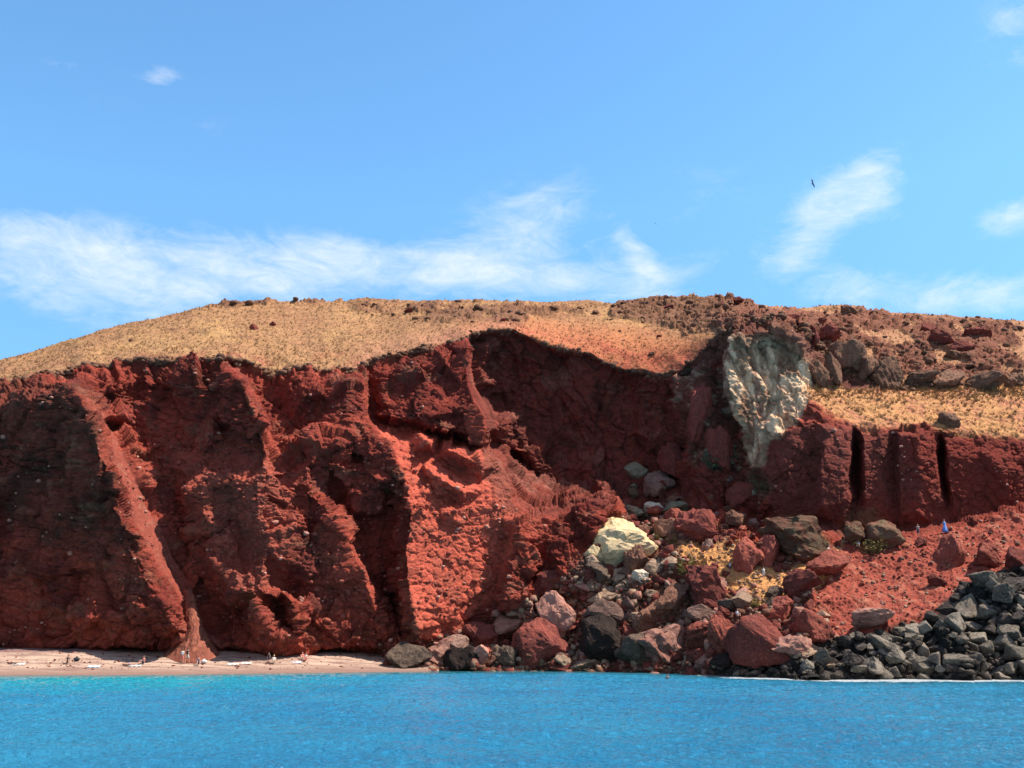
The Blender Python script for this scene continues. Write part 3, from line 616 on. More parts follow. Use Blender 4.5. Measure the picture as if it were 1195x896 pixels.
# ------------------------------------------------------------------ sea and beach
SH = [(-420,160),(-200,160),(0,162),(200,165),(350,170),(450,175),(640,176.5),(720,174.5),(780,169.5),(850,159.5),(950,151),(1100,149.5),(1620,149)]
def shore_Y(az):
    return np.interp(az, [((p[0]-CX)/F) for p in SH], [p[1] for p in SH])
def sea():
    az = np.concatenate([np.linspace(-math.pi, -.62, 60, endpoint=False), np.linspace(-.62, .62, 1100), np.linspace(.62, math.pi, 61)[1:]])
    r = np.concatenate([[0.5, 8, 20, 32], 42*np.exp(np.linspace(0, math.log(215/42.), 560)), [260, 400, 800, 2000, 6000]])
    A, Rr = np.meshgrid(az, r)
    x, y = Rr*np.sin(A), Rr*np.cos(A)
    wv = 0
    for f, a, s in ((.10, .16, 1), (.24, .15, 2), (.55, .15, 3), (1.15, .115, 4), (2.2, .07, 5), (3.8, .028, 6)):
        wv = wv + a*vnoise(x*f*.75+vnoise(x*f*.5, y*f*.5, x*0, 90+s)*.6, y*f*1.5, x*0+s*3.1, 400+s)
    fade = sstep(230, 200, Rr)*sstep(10, 30, Rr)
    q = x/np.maximum(y, 1e-3)
    sy = np.where(y > 10, shore_Y(np.arctan2(x, np.maximum(y, 1e-3))*1.0), 1e4)
    dist = np.where(y > 10, shore_Y(q*math.cos(PITCH)*1.03)-y, 200)
    wv = wv*fade*sstep(-2, 14, dist)*1.0+ (0)
    P = np.stack([x, y, wv], -1)
    m, t, b = mat('sea_water')
    at = t.nodes.new('ShaderNodeAttribute'); at.attribute_name = 'shore_distance'
    al = t.nodes.new('ShaderNodeAttribute'); al.attribute_name = 'sandy_bottom'
    tc = t.nodes.new('ShaderNodeTexCoord')
    nn = noise_node(t, tc.outputs['Object'], .05, 4, .6)
    deep = mixc(t, maprange(t, nn.outputs[0], .35, .65, 0, 1), (.032, .275, .50), (.05, .35, .56))
    teal = mixc(t, maprange(t, nn.outputs[0], .4, .6, 0, 1), (.02, .48, .56), (.02, .42, .54))
    jit = t.nodes.new('ShaderNodeMath'); jit.operation = 'MULTIPLY_ADD'; link(t, nn.outputs[0], jit.inputs[0]); jit.inputs[1].default_value = 60; link(t, at.outputs['Fac'], jit.inputs[2])
    near = maprange(t, jit.outputs[0], 36, 80, 1, 0)
    sh = t.nodes.new('ShaderNodeMath'); sh.operation = 'MULTIPLY'; link(t, near, sh.inputs[0]); link(t, al.outputs['Fac'], sh.inputs[1])
    c1 = mixc(t, sh.outputs[0], deep, teal)
    edge = maprange(t, at.outputs['Fac'], 0, 14, .9, 0)
    c2 = mixc(t, edge, c1, (.02, .13, .13))
    fo = t.nodes.new('ShaderNodeAttribute'); fo.attribute_name = 'foam'
    fn = noise_node(t, tc.outputs['Object'], 1.1, 7, .75)
    fa = t.nodes.new('ShaderNodeMath'); fa.operation = 'MULTIPLY_ADD'; link(t, fn.outputs[0], fa.inputs[0]); fa.inputs[1].default_value = 2.1; link(t, fo.outputs['Fac'], fa.inputs[2])
    fm = maprange(t, fa.outputs[0], 1.45, 1.7, 0, .85)
    c2 = mixc(t, fm, c2, (.75, .76, .74))
    link(t, maprange(t, fm, 0, .9, .04, .8), b.inputs['Roughness'])
    link(t, c2, b.inputs['Base Color'])
    b.inputs['IOR'].default_value = 1.33
    mp = t.nodes.new('ShaderNodeMapping'); link(t, tc.outputs['Object'], mp.inputs[0]); mp.inputs['Scale'].default_value = (.85, 1.25, 1)
    w1 = noise_node(t, mp.outputs[0], 3.6, 7, .72, .3); w2 = noise_node(t, mp.outputs[0], 1.3, 3, .6, .3)
    ad = t.nodes.new('ShaderNodeMath'); ad.operation = 'MULTIPLY_ADD'; link(t, w2.outputs[0], ad.inputs[0]); ad.inputs[1].default_value = 1.4; link(t, w1.outputs[0], ad.inputs[2])
    bu = t.nodes.new('ShaderNodeBump'); bu.inputs['Strength'].default_value = 1.0; bu.inputs['Distance'].default_value = .7; link(t, ad.outputs[0], bu.inputs['Height'])
    link(t, bu.outputs[0], b.inputs['Normal'])
    sandy = sstep(620, 120, q*F+CX)*.92+.08
    o = grid_mesh('sea', P, m, None, {'shore_distance': np.clip(dist, -5, 200), 'sandy_bottom': sandy, 'foam': sstep(8, 2.5, dist)*(.25+.50*sstep(780, 860, q*F+CX)+.12*np.exp(-((q*F+CX-350)/60)**2))+sstep(16, 5, dist)*.15*sstep(700, 830, q*F+CX)})
    tag(o, kind='structure', label='rippled blue and turquoise sea water', cat='sea')
sea()

def beach():
    px = np.linspace(-420, 500, 620); v = np.linspace(0, 1, 90)
    PX, V = np.meshgrid(px, v)
    q = (PX-CX)/F; s = np.interp(PX, [p[0] for p in SH], [p[1] for p in SH])
    # profile: below the water, swash slope, berm, back beach
    t = np.array([-6, -.5, .3, 3.0, 7.0, 12.5, 16, 40]); h = np.array([-1.2, -.12, .06, .9, 2.0, 3.45, 3.9, 4.6])
    D = np.interp(V, [0, .06, .12, .35, .6, .85, .92, 1], t)
    Y = s+D+fbm(PX*.02, V, V, 1, 3, seed=3)*.5
    k = np.interp(PX, [-420, 0, 300, 450, 500], [1.0, 1.0, .93, .80, .7])
    Zh = np.interp(D, t, h)*k
    X = q*Y/(math.cos(PITCH)+.07)
    n = fbm(X, Y, X*0, .5, 4, seed=8)*.16+fbm(X*.3, Y*1.6, X*0, 1, 3, seed=18)*.06
    Zh = Zh+n*sstep(.2, 2, Zh)
    P = np.stack([X, Y, Zh], -1)
    m, t_, b = mat('beach_sand')
    tc = t_.nodes.new('ShaderNodeTexCoord')
    mp = t_.nodes.new('ShaderNodeMapping'); link(t_, tc.outputs['Object'], mp.inputs[0]); mp.inputs['Scale'].default_value = (.12, .9, 1.6)
    n1 = noise_node(t_, mp.outputs[0], 1.7, 6, .65); n2 = noise_node(t_, tc.outputs['Object'], 3.6, 5, .7)
    c = mixc(t_, maprange(t_, n1.outputs[0], .38, .60, 0, 1), (.22, .135, .105), (.45, .31, .23))
    c = mixc(t_, maprange(t_, n2.outputs[0], .52, .7, 0, .6), c, (.16, .07, .055))
    sp = t_.nodes.new('ShaderNodeSeparateXYZ'); link(t_, tc.outputs['Object'], sp.inputs[0])
    c = mixc(t_, maprange(t_, sp.outputs[2], .1, .9, 1, 0), c, (.22, .13, .10))
    c = mixc(t_, maprange(t_, sp.outputs[2], 2.05, 2.5, 0, .85), c, (.16, .085, .08))  # strip of cliff shade painted dark along the back of the beach
    link(t_, c, b.inputs['Base Color']); b.inputs['Roughness'].default_value = .95; b.inputs['Specular IOR Level'].default_value = .1
    bu = t_.nodes.new('ShaderNodeBump'); bu.inputs['Distance'].default_value = .12; bu.inputs['Strength'].default_value = .7; link(t_, n2.outputs[0], bu.inputs['Height']); link(t_, bu.outputs[0], b.inputs['Normal'])
    o = grid_mesh('beach', P, m)
    tag(o, kind='structure', label='narrow strip of pale sand below the cliff', cat='beach')
beach()

# ------------------------------------------------------------------ where things stand
PI_ = P*U                                        # final surface of the headland, in metres
def surf(px, py):
    i = int(np.clip(np.searchsorted(xs, px), 1, len(xs)-1))
    j = int(np.clip(np.searchsorted(rows[:, i], py), 0, RT-1))
    return PI_[j, i].astype(float)
def on_sand(px, py):
    """point of the beach surface seen at a photograph pixel"""
    tb = tan_el(py); q = (px-CX)/F; s_ = float(np.interp(px, [p[0] for p in SH], [p[1] for p in SH]))
    D = np.linspace(.3, 16, 200); h = np.interp(D, [-6, -.5, .3, 3.0, 7.0, 12.5, 16, 40], [-1.2, -.12, .06, .9, 2.0, 3.45, 3.9, 4.6])*float(np.interp(px, [-420, 0, 300, 450, 500], [1.0, 1.0, .93, .80, .7]))
    zz = CAMH+(s_+D)*tb; i = int(np.argmin(np.abs(zz-h))); Y = s_+D[i]
    return np.array((q*Y/(math.cos(PITCH)+.07)*U, Y*U, h[i]*U))
def m_per_px(p): return p[1]/F
ORD = 'zeroth first second third fourth fifth sixth seventh eighth ninth tenth eleventh twelfth thirteenth fourteenth fifteenth sixteenth seventeenth eighteenth nineteenth'.split()
TENS = {20:'twent', 30:'thirt', 40:'fort', 50:'fift', 60:'sixt', 70:'sevent', 80:'eight', 90:'ninet'}
def ordinal(n):
    if n < 20: return ORD[n]
    t = n//10*10
    return TENS[t]+'ieth' if n % 10 == 0 else TENS[t]+'y-'+ORD[n % 10]

# ------------------------------------------------------------------ rocks
def rock_mat(name, c1, c2, c3, scale=1.0, bump=.12):
    m, t, b = mat(name)
    tc = t.nodes.new('ShaderNodeTexCoord'); oi = t.nodes.new('ShaderNodeObjectInfo')
    ge = t.nodes.new('ShaderNodeNewGeometry')
    add = t.nodes.new('ShaderNodeVectorMath'); add.operation = 'ADD'; link(t, ge.outputs['Position'], add.inputs[0]); link(t, oi.outputs['Random'], add.inputs[1])
    n1 = noise_node(t, add.outputs[0], .55*scale, 6, .65, .4); n2 = noise_node(t, add.outputs[0], 4.5*scale, 7, .75)
    c = mixc(t, maprange(t, n1.outputs[0], .4, .62, 0, 1), c1, c2)
    c = mixc(t, maprange(t, n2.outputs[0], .48, .64, 0, .85), c, c3)
    n3 = noise_node(t, add.outputs[0], 1.7*scale, 5, .7, 1.0); c = mixc(t, maprange(t, n3.outputs[0], .30, .46, .65, 0), c, tuple(v*.45 for v in c2))
    hs = t.nodes.new('ShaderNodeHueSaturation'); link(t, c, hs.inputs['Color']); link(t, maprange(t, oi.outputs['Random'], 0, 1, .72, 1.28), hs.inputs['Value'])
    link(t, hs.outputs[0], b.inputs['Base Color']); b.inputs['Roughness'].default_value = .92; b.inputs['Specular IOR Level'].default_value = .15
    bu = t.nodes.new('ShaderNodeBump'); bu.inputs['Distance'].default_value = bump*1.6; bu.inputs['Strength'].default_value = 1
    link(t, n2.outputs[0], bu.inputs['Height']); link(t, bu.outputs[0], b.inputs['Normal'])
    return m
RM = {
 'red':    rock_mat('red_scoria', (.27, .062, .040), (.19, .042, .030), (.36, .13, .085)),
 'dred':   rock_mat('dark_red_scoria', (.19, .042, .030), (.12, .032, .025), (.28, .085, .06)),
 'brown':  rock_mat('brown_tuff', (.20, .085, .05), (.13, .055, .04), (.30, .15, .09)),
 'pink':   rock_mat('pinkish_rock', (.42, .19, .14), (.32, .12, .085), (.50, .30, .22)),
 'grey':   rock_mat('dark_grey_rock', (.11, .070, .050), (.06, .040, .030), (.20, .135, .095)),
 'mauve':  rock_mat('mauve_grey_rock', (.21, .115, .09), (.14, .075, .06), (.32, .20, .14)),
 'tan':    rock_mat('tan_rock', (.40, .26, .17), (.28, .17, .11), (.16, .10, .07)),
 'cream':  rock_mat('cream_tuff', (.85, .62, .33), (.78, .56, .34), (.60, .41, .18), bump=.07),
 'white':  rock_mat('pale_rock', (.60, .50, .38), (.46, .36, .26), (.30, .20, .14)),
 'teal':   rock_mat('grey_green_rock', (.24, .21, .14), (.32, .27, .18), (.12, .11, .07)),
 'olive':  rock_mat('olive_brown_rock', (.15, .095, .055), (.18, .06, .04), (.12, .09, .05)),
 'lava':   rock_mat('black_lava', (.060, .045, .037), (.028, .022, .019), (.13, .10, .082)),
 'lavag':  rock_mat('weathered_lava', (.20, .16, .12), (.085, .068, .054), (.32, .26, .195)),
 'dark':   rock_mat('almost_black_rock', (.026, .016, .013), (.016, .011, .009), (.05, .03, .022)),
 'hill':   rock_mat('brown_hill_rock', (.19, .085, .052), (.11, .055, .038), (.30, .17, .095)),
}
def rock_mesh(name, seed, flat=.8, pts=13, sub=3, rough=.10, wedge=0.0):
    rnd = random.Random(seed); bm = bmesh.new()
    for i in range(pts):
        z = rnd.uniform(-1, 1); a = rnd.uniform(0, 2*math.pi); r = math.sqrt(1-z*z); k = rnd.uniform(.82, 1.12)
        bm.verts.new((r*math.cos(a)*k, r*math.sin(a)*k, z*flat*k+wedge*r*math.cos(a)*.5))
    h = bmesh.ops.convex_hull(bm, input=bm.verts)
    bmesh.ops.delete(bm, geom=[g for g in h['geom_interior'] if isinstance(g, bmesh.types.BMVert)], context='VERTS')
    bmesh.ops.dissolve_limit(bm, angle_limit=R(14), verts=bm.verts, edges=bm.edges)
    bmesh.ops.bevel(bm, geom=list(bm.edges), offset=.045, segments=1, affect='EDGES')
    bmesh.ops.triangulate(bm, faces=bm.faces)
    for _ in range(sub):
        es = [e for e in bm.edges if e.calc_length() > .13]
        if es: bmesh.ops.subdivide_edges(bm, edges=es, cuts=1, use_grid_fill=True)
        bmesh.ops.triangulate(bm, faces=bm.faces)
    bm.normal_update(); sv = Vector((seed*3.7, seed*1.3, 0))
    mv = []
    for v in bm.verts:
        p = v.co+sv
        n = mnoise.fractal(p*1.6, .8, 2.1, 4)*rough*1.0 + mnoise.fractal(p*5.5, .7, 2.1, 3)*rough*.42
        lay = math.sin((v.co.z*7+v.co.x*1.5+seed)*1.7)*rough*.10
        mv.append((v, v.normal*(n+lay)))
    for v, d in mv: v.co += d
    xsz = [max(v.co[i] for v in bm.verts)-min(v.co[i] for v in bm.verts) for i in range(3)]
    ctr = [(max(v.co[i] for v in bm.verts)+min(v.co[i] for v in bm.verts))/2 for i in range(3)]
    for v in bm.verts: v.co = Vector([(v.co[i]-ctr[i])/xsz[i] for i in range(3)])      # unit box
    me = bpy.data.meshes.new(name); bm.to_mesh(me); bm.free()
    me.materials.append(RM['red'])
    return me
ROCKS = [rock_mesh('boulder', 10+i, flat=(.7, .9, 1.0, .6)[i % 4], pts=(11, 14, 17, 12, 20)[i % 5], rough=(.09, .14, .11)[i % 3], wedge=(0, .5, -.5)[i % 3]) for i in range(18)]
BLOCKS = [rock_mesh('lava_block', 60+i, flat=(.9, .7, 1.1)[i % 3], pts=(9, 10, 12)[i % 3], rough=.055, wedge=(0, .3, -.3)[i % 3]) for i in range(16)]
def put_rock(name, me, p, dims, mt, rz=0, tilt=(0, 0), label=None, cat='boulder', group=None):
    o = bpy.data.objects.new(name, me); C.objects.link(o)
    o.location = p; o.scale = dims; o.rotation_euler = (tilt[0], tilt[1], rz)
    o.material_slots[0].link = 'OBJECT'; o.material_slots[0].material = RM[mt]
    tag(o, label, cat, group); return o
rng = random.Random(77)
LANDM = []          # (px, py, phrase) of the large boulders, used to describe the smaller ones near them
def boulder(cx, bot, wp, hp, mt, label, variant=None, tilt=0, rz=None, depth=1.0, lift=0.0, name='boulder', cat='boulder', phrase=None, group='boulders fallen from the cliff'):
    p = surf(cx, bot-1); k = m_per_px(p)
    w_, h_ = wp*k, hp*k
    me = ROCKS[(variant if variant is not None else rng.randrange(18)) % 18]
    hh = h_*1.28; d_ = (w_*.6+h_*.4)*depth
    loc = Vector(p)+Vector((0, d_*.18, h_*.5-hh*.06+lift))
    # keep the visible base where the photograph has it
    put_rock(name, me, loc, (w_*1.08, d_*1.05, hh), mt, rz if rz is not None else rng.choice((0, math.pi))+rng.uniform(-.25, .25), (rng.uniform(-.12, .12), tilt), label, cat, group)
    LANDM.append((cx, bot-hp*.5, phrase or 'the '+label))
B = boulder
B(477,780,50,27,'grey','rounded dark grey boulder sitting where the sand beach ends',0,phrase='the dark boulder at the end of the sand')
B(514,771,44,28,'pink','smooth pinkish slab boulder behind the dark rounded one at the beach end',1)
B(532,768,24,24,'mauve','grey brown boulder just right of the smooth pinkish slab',2)
B(543,781,48,27,'dark','black wet boulder at the waterline right of the rounded grey one',3)
B(562,757,40,26,'dred','dark red boulder above the black wet boulder',4)
B(592,753,52,34,'pink','broad rosy brown boulder at the foot of the bright red gully',5,phrase='the broad rosy boulder')
B(556,742,25,20,'red','small red boulder touching the foot of the bright red slope',6)
B(588,777,30,25,'grey','squarish dark brown rock at the waterline below the broad rosy boulder',7)
B(630,770,58,46,'dred','big faceted deep red boulder near the water with a shaded left face',8,tilt=.15,phrase='the big deep red boulder')
B(648,738,42,44,'pink','pale pink topped boulder leaning above the deep red one',9,phrase='the pink topped boulder')
B(641,699,52,34,'dred','weathered red brown boulder below the craggy red outcrop',10)
B(612,786,52,13,'tan','long flat tan slab lying in the water below the deep red boulder',11,phrase='the flat tan slab')
B(657,780,22,12,'tan','small flat tan rock at the waterline right of the long slab',12)
B(685,781,34,10,'tan','low flat tan slab at the waterline under the black shade stand-in block',13)
B(702,770,50,50,'dark','huge almost black block standing in for the shaded hollow under the mauve slab',14,phrase='the huge almost black block')  # near-black block added where the hollow under the slab lies in shade
B(708,732,56,30,'mauve','flat topped mauve slab resting above the black shade stand-in block',15)
B(735,759,38,27,'pink','rosy boulder between the black shade stand-in block and the long pink slab',16)
B(746,779,45,34,'grey','dark jagged rock at the waterline below the rosy boulder',17)
B(778,769,54,38,'pink','long sloping pink red slab at the water, right of the dark jagged rock',1,tilt=.35,phrase='the long sloping pink slab')
B(816,765,36,38,'red','pointed bright red boulder right of the sloping pink slab',2,phrase='the pointed bright red boulder')
B(815,770,30,16,'dred','low dark red rock in front of the pointed red boulder',3)
B(845,764,30,40,'red','upright craggy red rock left of the biggest dark red boulder',4)
B(892,775,74,58,'dred','biggest dark red boulder of the rockfall, slanting down to the left',5,tilt=-.4,phrase='the biggest dark red boulder')
B(853,780,42,15,'dark','low black rock at the waterline below the upright red rock',6)
B(926,774,45,26,'pink','pinkish red boulder beside the first black lava rocks',7)
B(946,752,40,30,'red','blocky red boulder above the pinkish one, left of the lava rocks',8,phrase='the blocky red boulder by the lava')
B(912,719,36,24,'red','red boulder just above the biggest dark red boulder',9)
B(828,708,50,44,'dred','large square dark red boulder below the ochre slope',10,phrase='the square boulder below the ochre slope')
B(786,715,40,34,'brown','red brown boulder left of the large square dark red one',11)
B(820,732,44,25,'mauve','mauve grey slab tucked under the large square dark red boulder',12)
B(762,737,40,36,'brown','brown boulder above the rosy one, right of the mauve slab',13,tilt=.3)
B(722,659,74,54,'cream','big cream yellow boulder shining in the middle of the rockfall',14,tilt=-.25,phrase='the cream yellow boulder')
B(694,657,24,19,'cream','small cream yellow rock at the lower left of the big yellow boulder',15)
B(745,671,31,33,'brown','brown boulder against the lower right side of the yellow boulder',16)
B(748,684,21,14,'white','rounded whitish rock below the brown boulder beside the yellow one',17)
B(721,671,19,15,'white','white rock directly under the big cream yellow boulder',0)
B(731,677,18,13,'mauve','round grey stone between the two white rocks',1)
B(697,689,30,33,'grey','dark slate grey block standing in for the cavity under the small cream yellow rock',2,phrase='the slate grey block')  # dark block put in place of a shaded cavity between the rocks
B(782,628,34,22,'brown','ochre brown rock right of the cream yellow boulder near the bushes',3)
B(763,596,22,13,'white','pale grey rock on the upper rim of the rockfall',4,phrase='the pale grey rim rock')
B(788,599,30,15,'teal','pale blue grey rock right of the pale rock on the upper rim',5)
B(738,601,38,14,'teal','flat grey green rock left of the pale rocks on the rim',6)
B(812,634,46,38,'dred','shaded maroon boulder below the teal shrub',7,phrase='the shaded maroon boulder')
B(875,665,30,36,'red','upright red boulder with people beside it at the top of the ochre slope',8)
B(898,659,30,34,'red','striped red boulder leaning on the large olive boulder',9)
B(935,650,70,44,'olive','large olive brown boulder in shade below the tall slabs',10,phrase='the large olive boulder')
B(969,674,50,32,'red','flat topped red boulder that a white dressed visitor sits on',11,tilt=-.2,phrase='the flat topped red boulder')
B(937,699,42,30,'dred','dark red boulder below the flat topped red boulder',12)
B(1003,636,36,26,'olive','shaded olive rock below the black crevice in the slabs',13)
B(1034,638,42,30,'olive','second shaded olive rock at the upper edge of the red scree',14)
B(1113,659,32,37,'red','tall standing red rock on the red scree below the blue dressed visitor',15,phrase='the tall standing rock on the scree')
B(1076,637,14,10,'dred','small dark red rock at the crest of the red scree',16)
B(1155,663,30,28,'red','red outcrop rock on the right part of the scree',17,tilt=-.5,phrase='the right outcrop rock of the scree')
B(1190,666,28,22,'dred','dark red rock touching the black lava crest at the right edge',0)
B(1095,685,20,13,'dred','low dark red rock on the scree below the tall standing rock',1)
B(1022,736,46,26,'pink','smooth pink red rock half buried behind the lava boulders',2,phrase='the half buried pink rock')
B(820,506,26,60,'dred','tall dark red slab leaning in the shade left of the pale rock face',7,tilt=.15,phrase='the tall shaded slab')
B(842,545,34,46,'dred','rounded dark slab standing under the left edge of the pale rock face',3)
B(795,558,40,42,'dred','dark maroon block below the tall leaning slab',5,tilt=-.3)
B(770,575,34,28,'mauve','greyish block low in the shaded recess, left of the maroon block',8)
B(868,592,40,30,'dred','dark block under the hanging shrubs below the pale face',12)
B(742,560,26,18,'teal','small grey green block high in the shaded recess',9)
H = dict(group='boulders on the upper terrace')
B(994,432,46,38,'hill','big rounded brown boulder on the upper terrace above the ledge',3,phrase='the big rounded terrace boulder',**H)
B(1038,452,40,40,'hill','tall brown boulder right of the big rounded terrace boulder',4,**H)
B(1015,446,28,34,'hill','narrow brown boulder between the two largest terrace boulders',5,**H)
B(948,403,17,24,'dred','dark upright rock at the top left of the terrace boulders',6,**H)
B(966,402,26,20,'dred','dark slanting rock beside the upright one on the terrace',7,tilt=.5,**H)
B(970,448,20,34,'hill','slender pillar rock below the dark pair of terrace rocks',8,**H)
B(956,450,20,30,'hill','leftmost pillar rock at the end of the grassy ledge',9,**H)
B(1075,453,44,20,'hill','low brown rock at the back of the grassy ledge, right of the tall boulder',10,**H)
B(1109,453,42,24,'hill','sloping brown rock at the back of the grassy ledge above the small ledge boulder',11,phrase='the sloping ledge rock',**H)
B(1153,456,46,26,'hill','wide dark brown rock at the back of the grassy ledge near the right edge',12,**H)
B(1187,451,28,18,'hill','brown rock at the right edge behind the grassy ledge',13,**H)
B(1099,404,28,18,'dred','dark angular rock in the middle of the right hilltop slope',14,tilt=.3,phrase='the dark angular hilltop rock',**H)
B(1123,412,34,16,'dred','long dark rock just below the dark angular hilltop rock',15,tilt=.3,**H)
B(1143,398,36,13,'dred','flat dark rock up and right of the dark angular hilltop rock',16,**H)
B(1114,419,22,12,'hill','small brown rock below the long dark hilltop rock',17,**H)
B(1085,391,18,13,'dred','small dark rock up and left of the dark angular hilltop rock',0,**H)
B(991,371,20,12,'hill','brown rock breaking the skyline above the terrace boulders',1,**H)
B(958,382,15,10,'dred','small dark rock below the skyline, left above the terrace boulders',2,**H)
B(926,376,20,9,'dred','low dark rock on the crest above the pale rock face',3,**H)
B(1109,498,26,18,'hill','lone brown boulder lying on the sunlit grassy ledge',4,**H)
HL = dict(group='rocks on the dry hilltop')
B(296,384,11,7,'dred','lone dark rock on the bare left hilltop slope',5,phrase='the lone dark rock on the left slope',**HL)
B(318,380,8,5,'dred','smaller dark stone right of the lone dark rock on the left slope',6,**HL)
B(152,400,5,4,'hill','tiny brown stone on the tan slope far left',7,**HL)
B(352,700,8,6,'pink','small pale stone on the cliff right of the twin hollows',8,name='rock',cat='rock')

def describe(px, py, size, colour, taken):
    """a phrase that ties a small rock to the large boulder next to it"""
    q = min(LANDM, key=lambda a: math.hypot(a[0]-px, (a[1]-py)*1.3))
    dx, dy = px-q[0], py-q[1]
    if abs(dx) > abs(dy)*1.2: d = 'right of' if dx > 0 else 'left of'
    else: d = 'below' if dy > 0 else 'above'
    return f'{size} {colour} rock', f'{d} {q[2]}'
LM0 = [a for a in LANDM if len(a[2].split()) <= 6]
LANDM = LM0
pend = []
def inside(px, py, poly):
    c = False; n = len(poly)
    for i in range(n):
        x1, y1 = poly[i]; x2, y2 = poly[(i+1) % n]
        if (y1 > py) != (y2 > py) and px < (x2-x1)*(py-y1)/(y2-y1)+x1: c = not c
    return c
def scatter(n, poly, smin, smax, mats, group, meshes, name='rock', emb=.25, mind=.62, flatr=(.55, .95)):
    x0, x1 = min(p[0] for p in poly), max(p[0] for p in poly); y0, y1 = min(p[1] for p in poly), max(p[1] for p in poly)
    got = []; tries = 0
    while len(got) < n and tries < n*60:
        tries += 1
        px, py = rng.uniform(x0, x1), rng.uniform(y0, y1)
        if not inside(px, py, poly): continue
        s = smin*(smax/smin)**(rng.random()**1.6)
        if any(math.hypot(px-a, (py-b)*1.4) < mind*(s+t)*.5 for a, b, t in got): continue
        got.append((px, py, s))
    for px, py, s in got:
        p = surf(px, py+s*.2); k = m_per_px(p); w_ = s*k; h_ = w_*rng.uniform(*flatr)
        mt = rng.choice(mats); me = rng.choice(meshes)
        o = put_rock(name, me, Vector(p)+Vector((0, w_*.1, h_*(.5-emb))), (w_, w_*rng.uniform(.8, 1.1), h_), mt, rng.uniform(0, 6.28),
                     (rng.uniform(-.4, .4), rng.uniform(-.5, .5)), None, 'rock', group)
        pend.append((o, px, py, s, mt))
NAMES = {'red':'red','dred':'dark red','brown':'brown','pink':'pinkish','grey':'dark grey','mauve':'greyish mauve','tan':'tan','white':'whitish','hill':'brown','cream':'cream','dark':'almost black','lava':'black','lavag':'grey weathered','olive':'olive','teal':'grey green'}
RP = [(500,745),(560,735),(600,718),(640,695),(680,660),(720,640),(760,640),(800,655),(860,690),(905,690),(930,700),(960,700),(975,735),(930,770),(850,778),(620,779),(520,779)]
scatter(178, RP, 12, 31, ['red','dred','brown','pink','grey','mauve','tan','pink','dred','pink','tan','tan'], 'smaller rocks between the fallen boulders', ROCKS+BLOCKS, 'rock', mind=.5, flatr=(.6, 1.0))
scatter(24, [(750,600),(800,600),(860,600),(905,610),(900,640),(860,640),(800,650),(750,640)], 10, 26, ['dred','brown','mauve','olive','red'], 'shaded rocks at the top of the rockfall', ROCKS)
scatter(20, [(715,560),(770,540),(860,530),(890,580),(850,600),(790,590),(730,590)], 9, 22, ['mauve','dred','olive','teal'], 'shaded rocks at the top of the rockfall', ROCKS)
scatter(8, [(840,655),(900,660),(960,655),(950,690),(880,715),(840,700)], 4, 11, ['red','brown','tan'], 'small rocks on the ochre slope', ROCKS)
scatter(10, [(985,640),(1060,630),(1130,620),(1195,605),(1195,655),(1110,690),(1030,725),(990,740),(965,700)], 6, 9, ['pink','tan','red','dred'], 'stones lying on the red scree', ROCKS)
scatter(24, [(645,776),(840,776),(850,782),(640,782),(500,782)], 7, 20, ['tan','grey','mauve','tan'], 'low rocks along the waterline', ROCKS, flatr=(.3, .5))
scatter(20, [(830,770),(930,765),(990,755),(1000,788),(840,786)], 9, 22, ['lavag','lava','tan','grey'], 'low rocks along the waterline', ROCKS, flatr=(.4, .7))
scatter(8, [(415,353),(560,354),(690,358),(710,364),(640,370),(590,380),(540,366),(430,362)], 4, 13, ['hill','dred'], 'rocks on the dry hilltop', ROCKS, flatr=(.4, .7))
scatter(4, [(715,362),(790,352),(860,352),(880,365),(840,376),(760,374)], 7, 20, ['hill','dred'], 'rocks on the dry hilltop', ROCKS, flatr=(.4, .8))
scatter(8, [(890,368),(1000,366),(1080,375),(1195,382),(1195,440),(1060,440),(1050,415),(980,385)], 5, 17, ['hill','dred','hill'], 'rocks on the dry hilltop', ROCKS, flatr=(.4, .8))
scatter(4, [(660,382),(730,385),(800,392),(830,395),(805,412),(780,425),(720,400)], 4, 9, ['hill','dred'], 'rocks on the dry hilltop', ROCKS, flatr=(.4, .7))
scatter(2, [(950,465),(1195,462),(1195,505),(970,492)], 3, 9, ['hill','brown','tan'], 'stones on the grassy ledge', ROCKS)
keys = {}
for e in pend:
    o, px, py, s, mt = e
    size = 'tiny' if s < 6 else 'small' if s < 11 else 'middling' if s < 17 else 'large'
    a, b = describe(px, py, size, NAMES[mt], None)
    keys.setdefault((a, b), []).append(e)
for (a, b), es in keys.items():
    es.sort(key=lambda e: e[1])
    for i, e in enumerate(es):
        e[0]['label'] = f'{a} {b}' if len(es) == 1 else f'{a} {b}, {ordinal(i+1)} from the left'
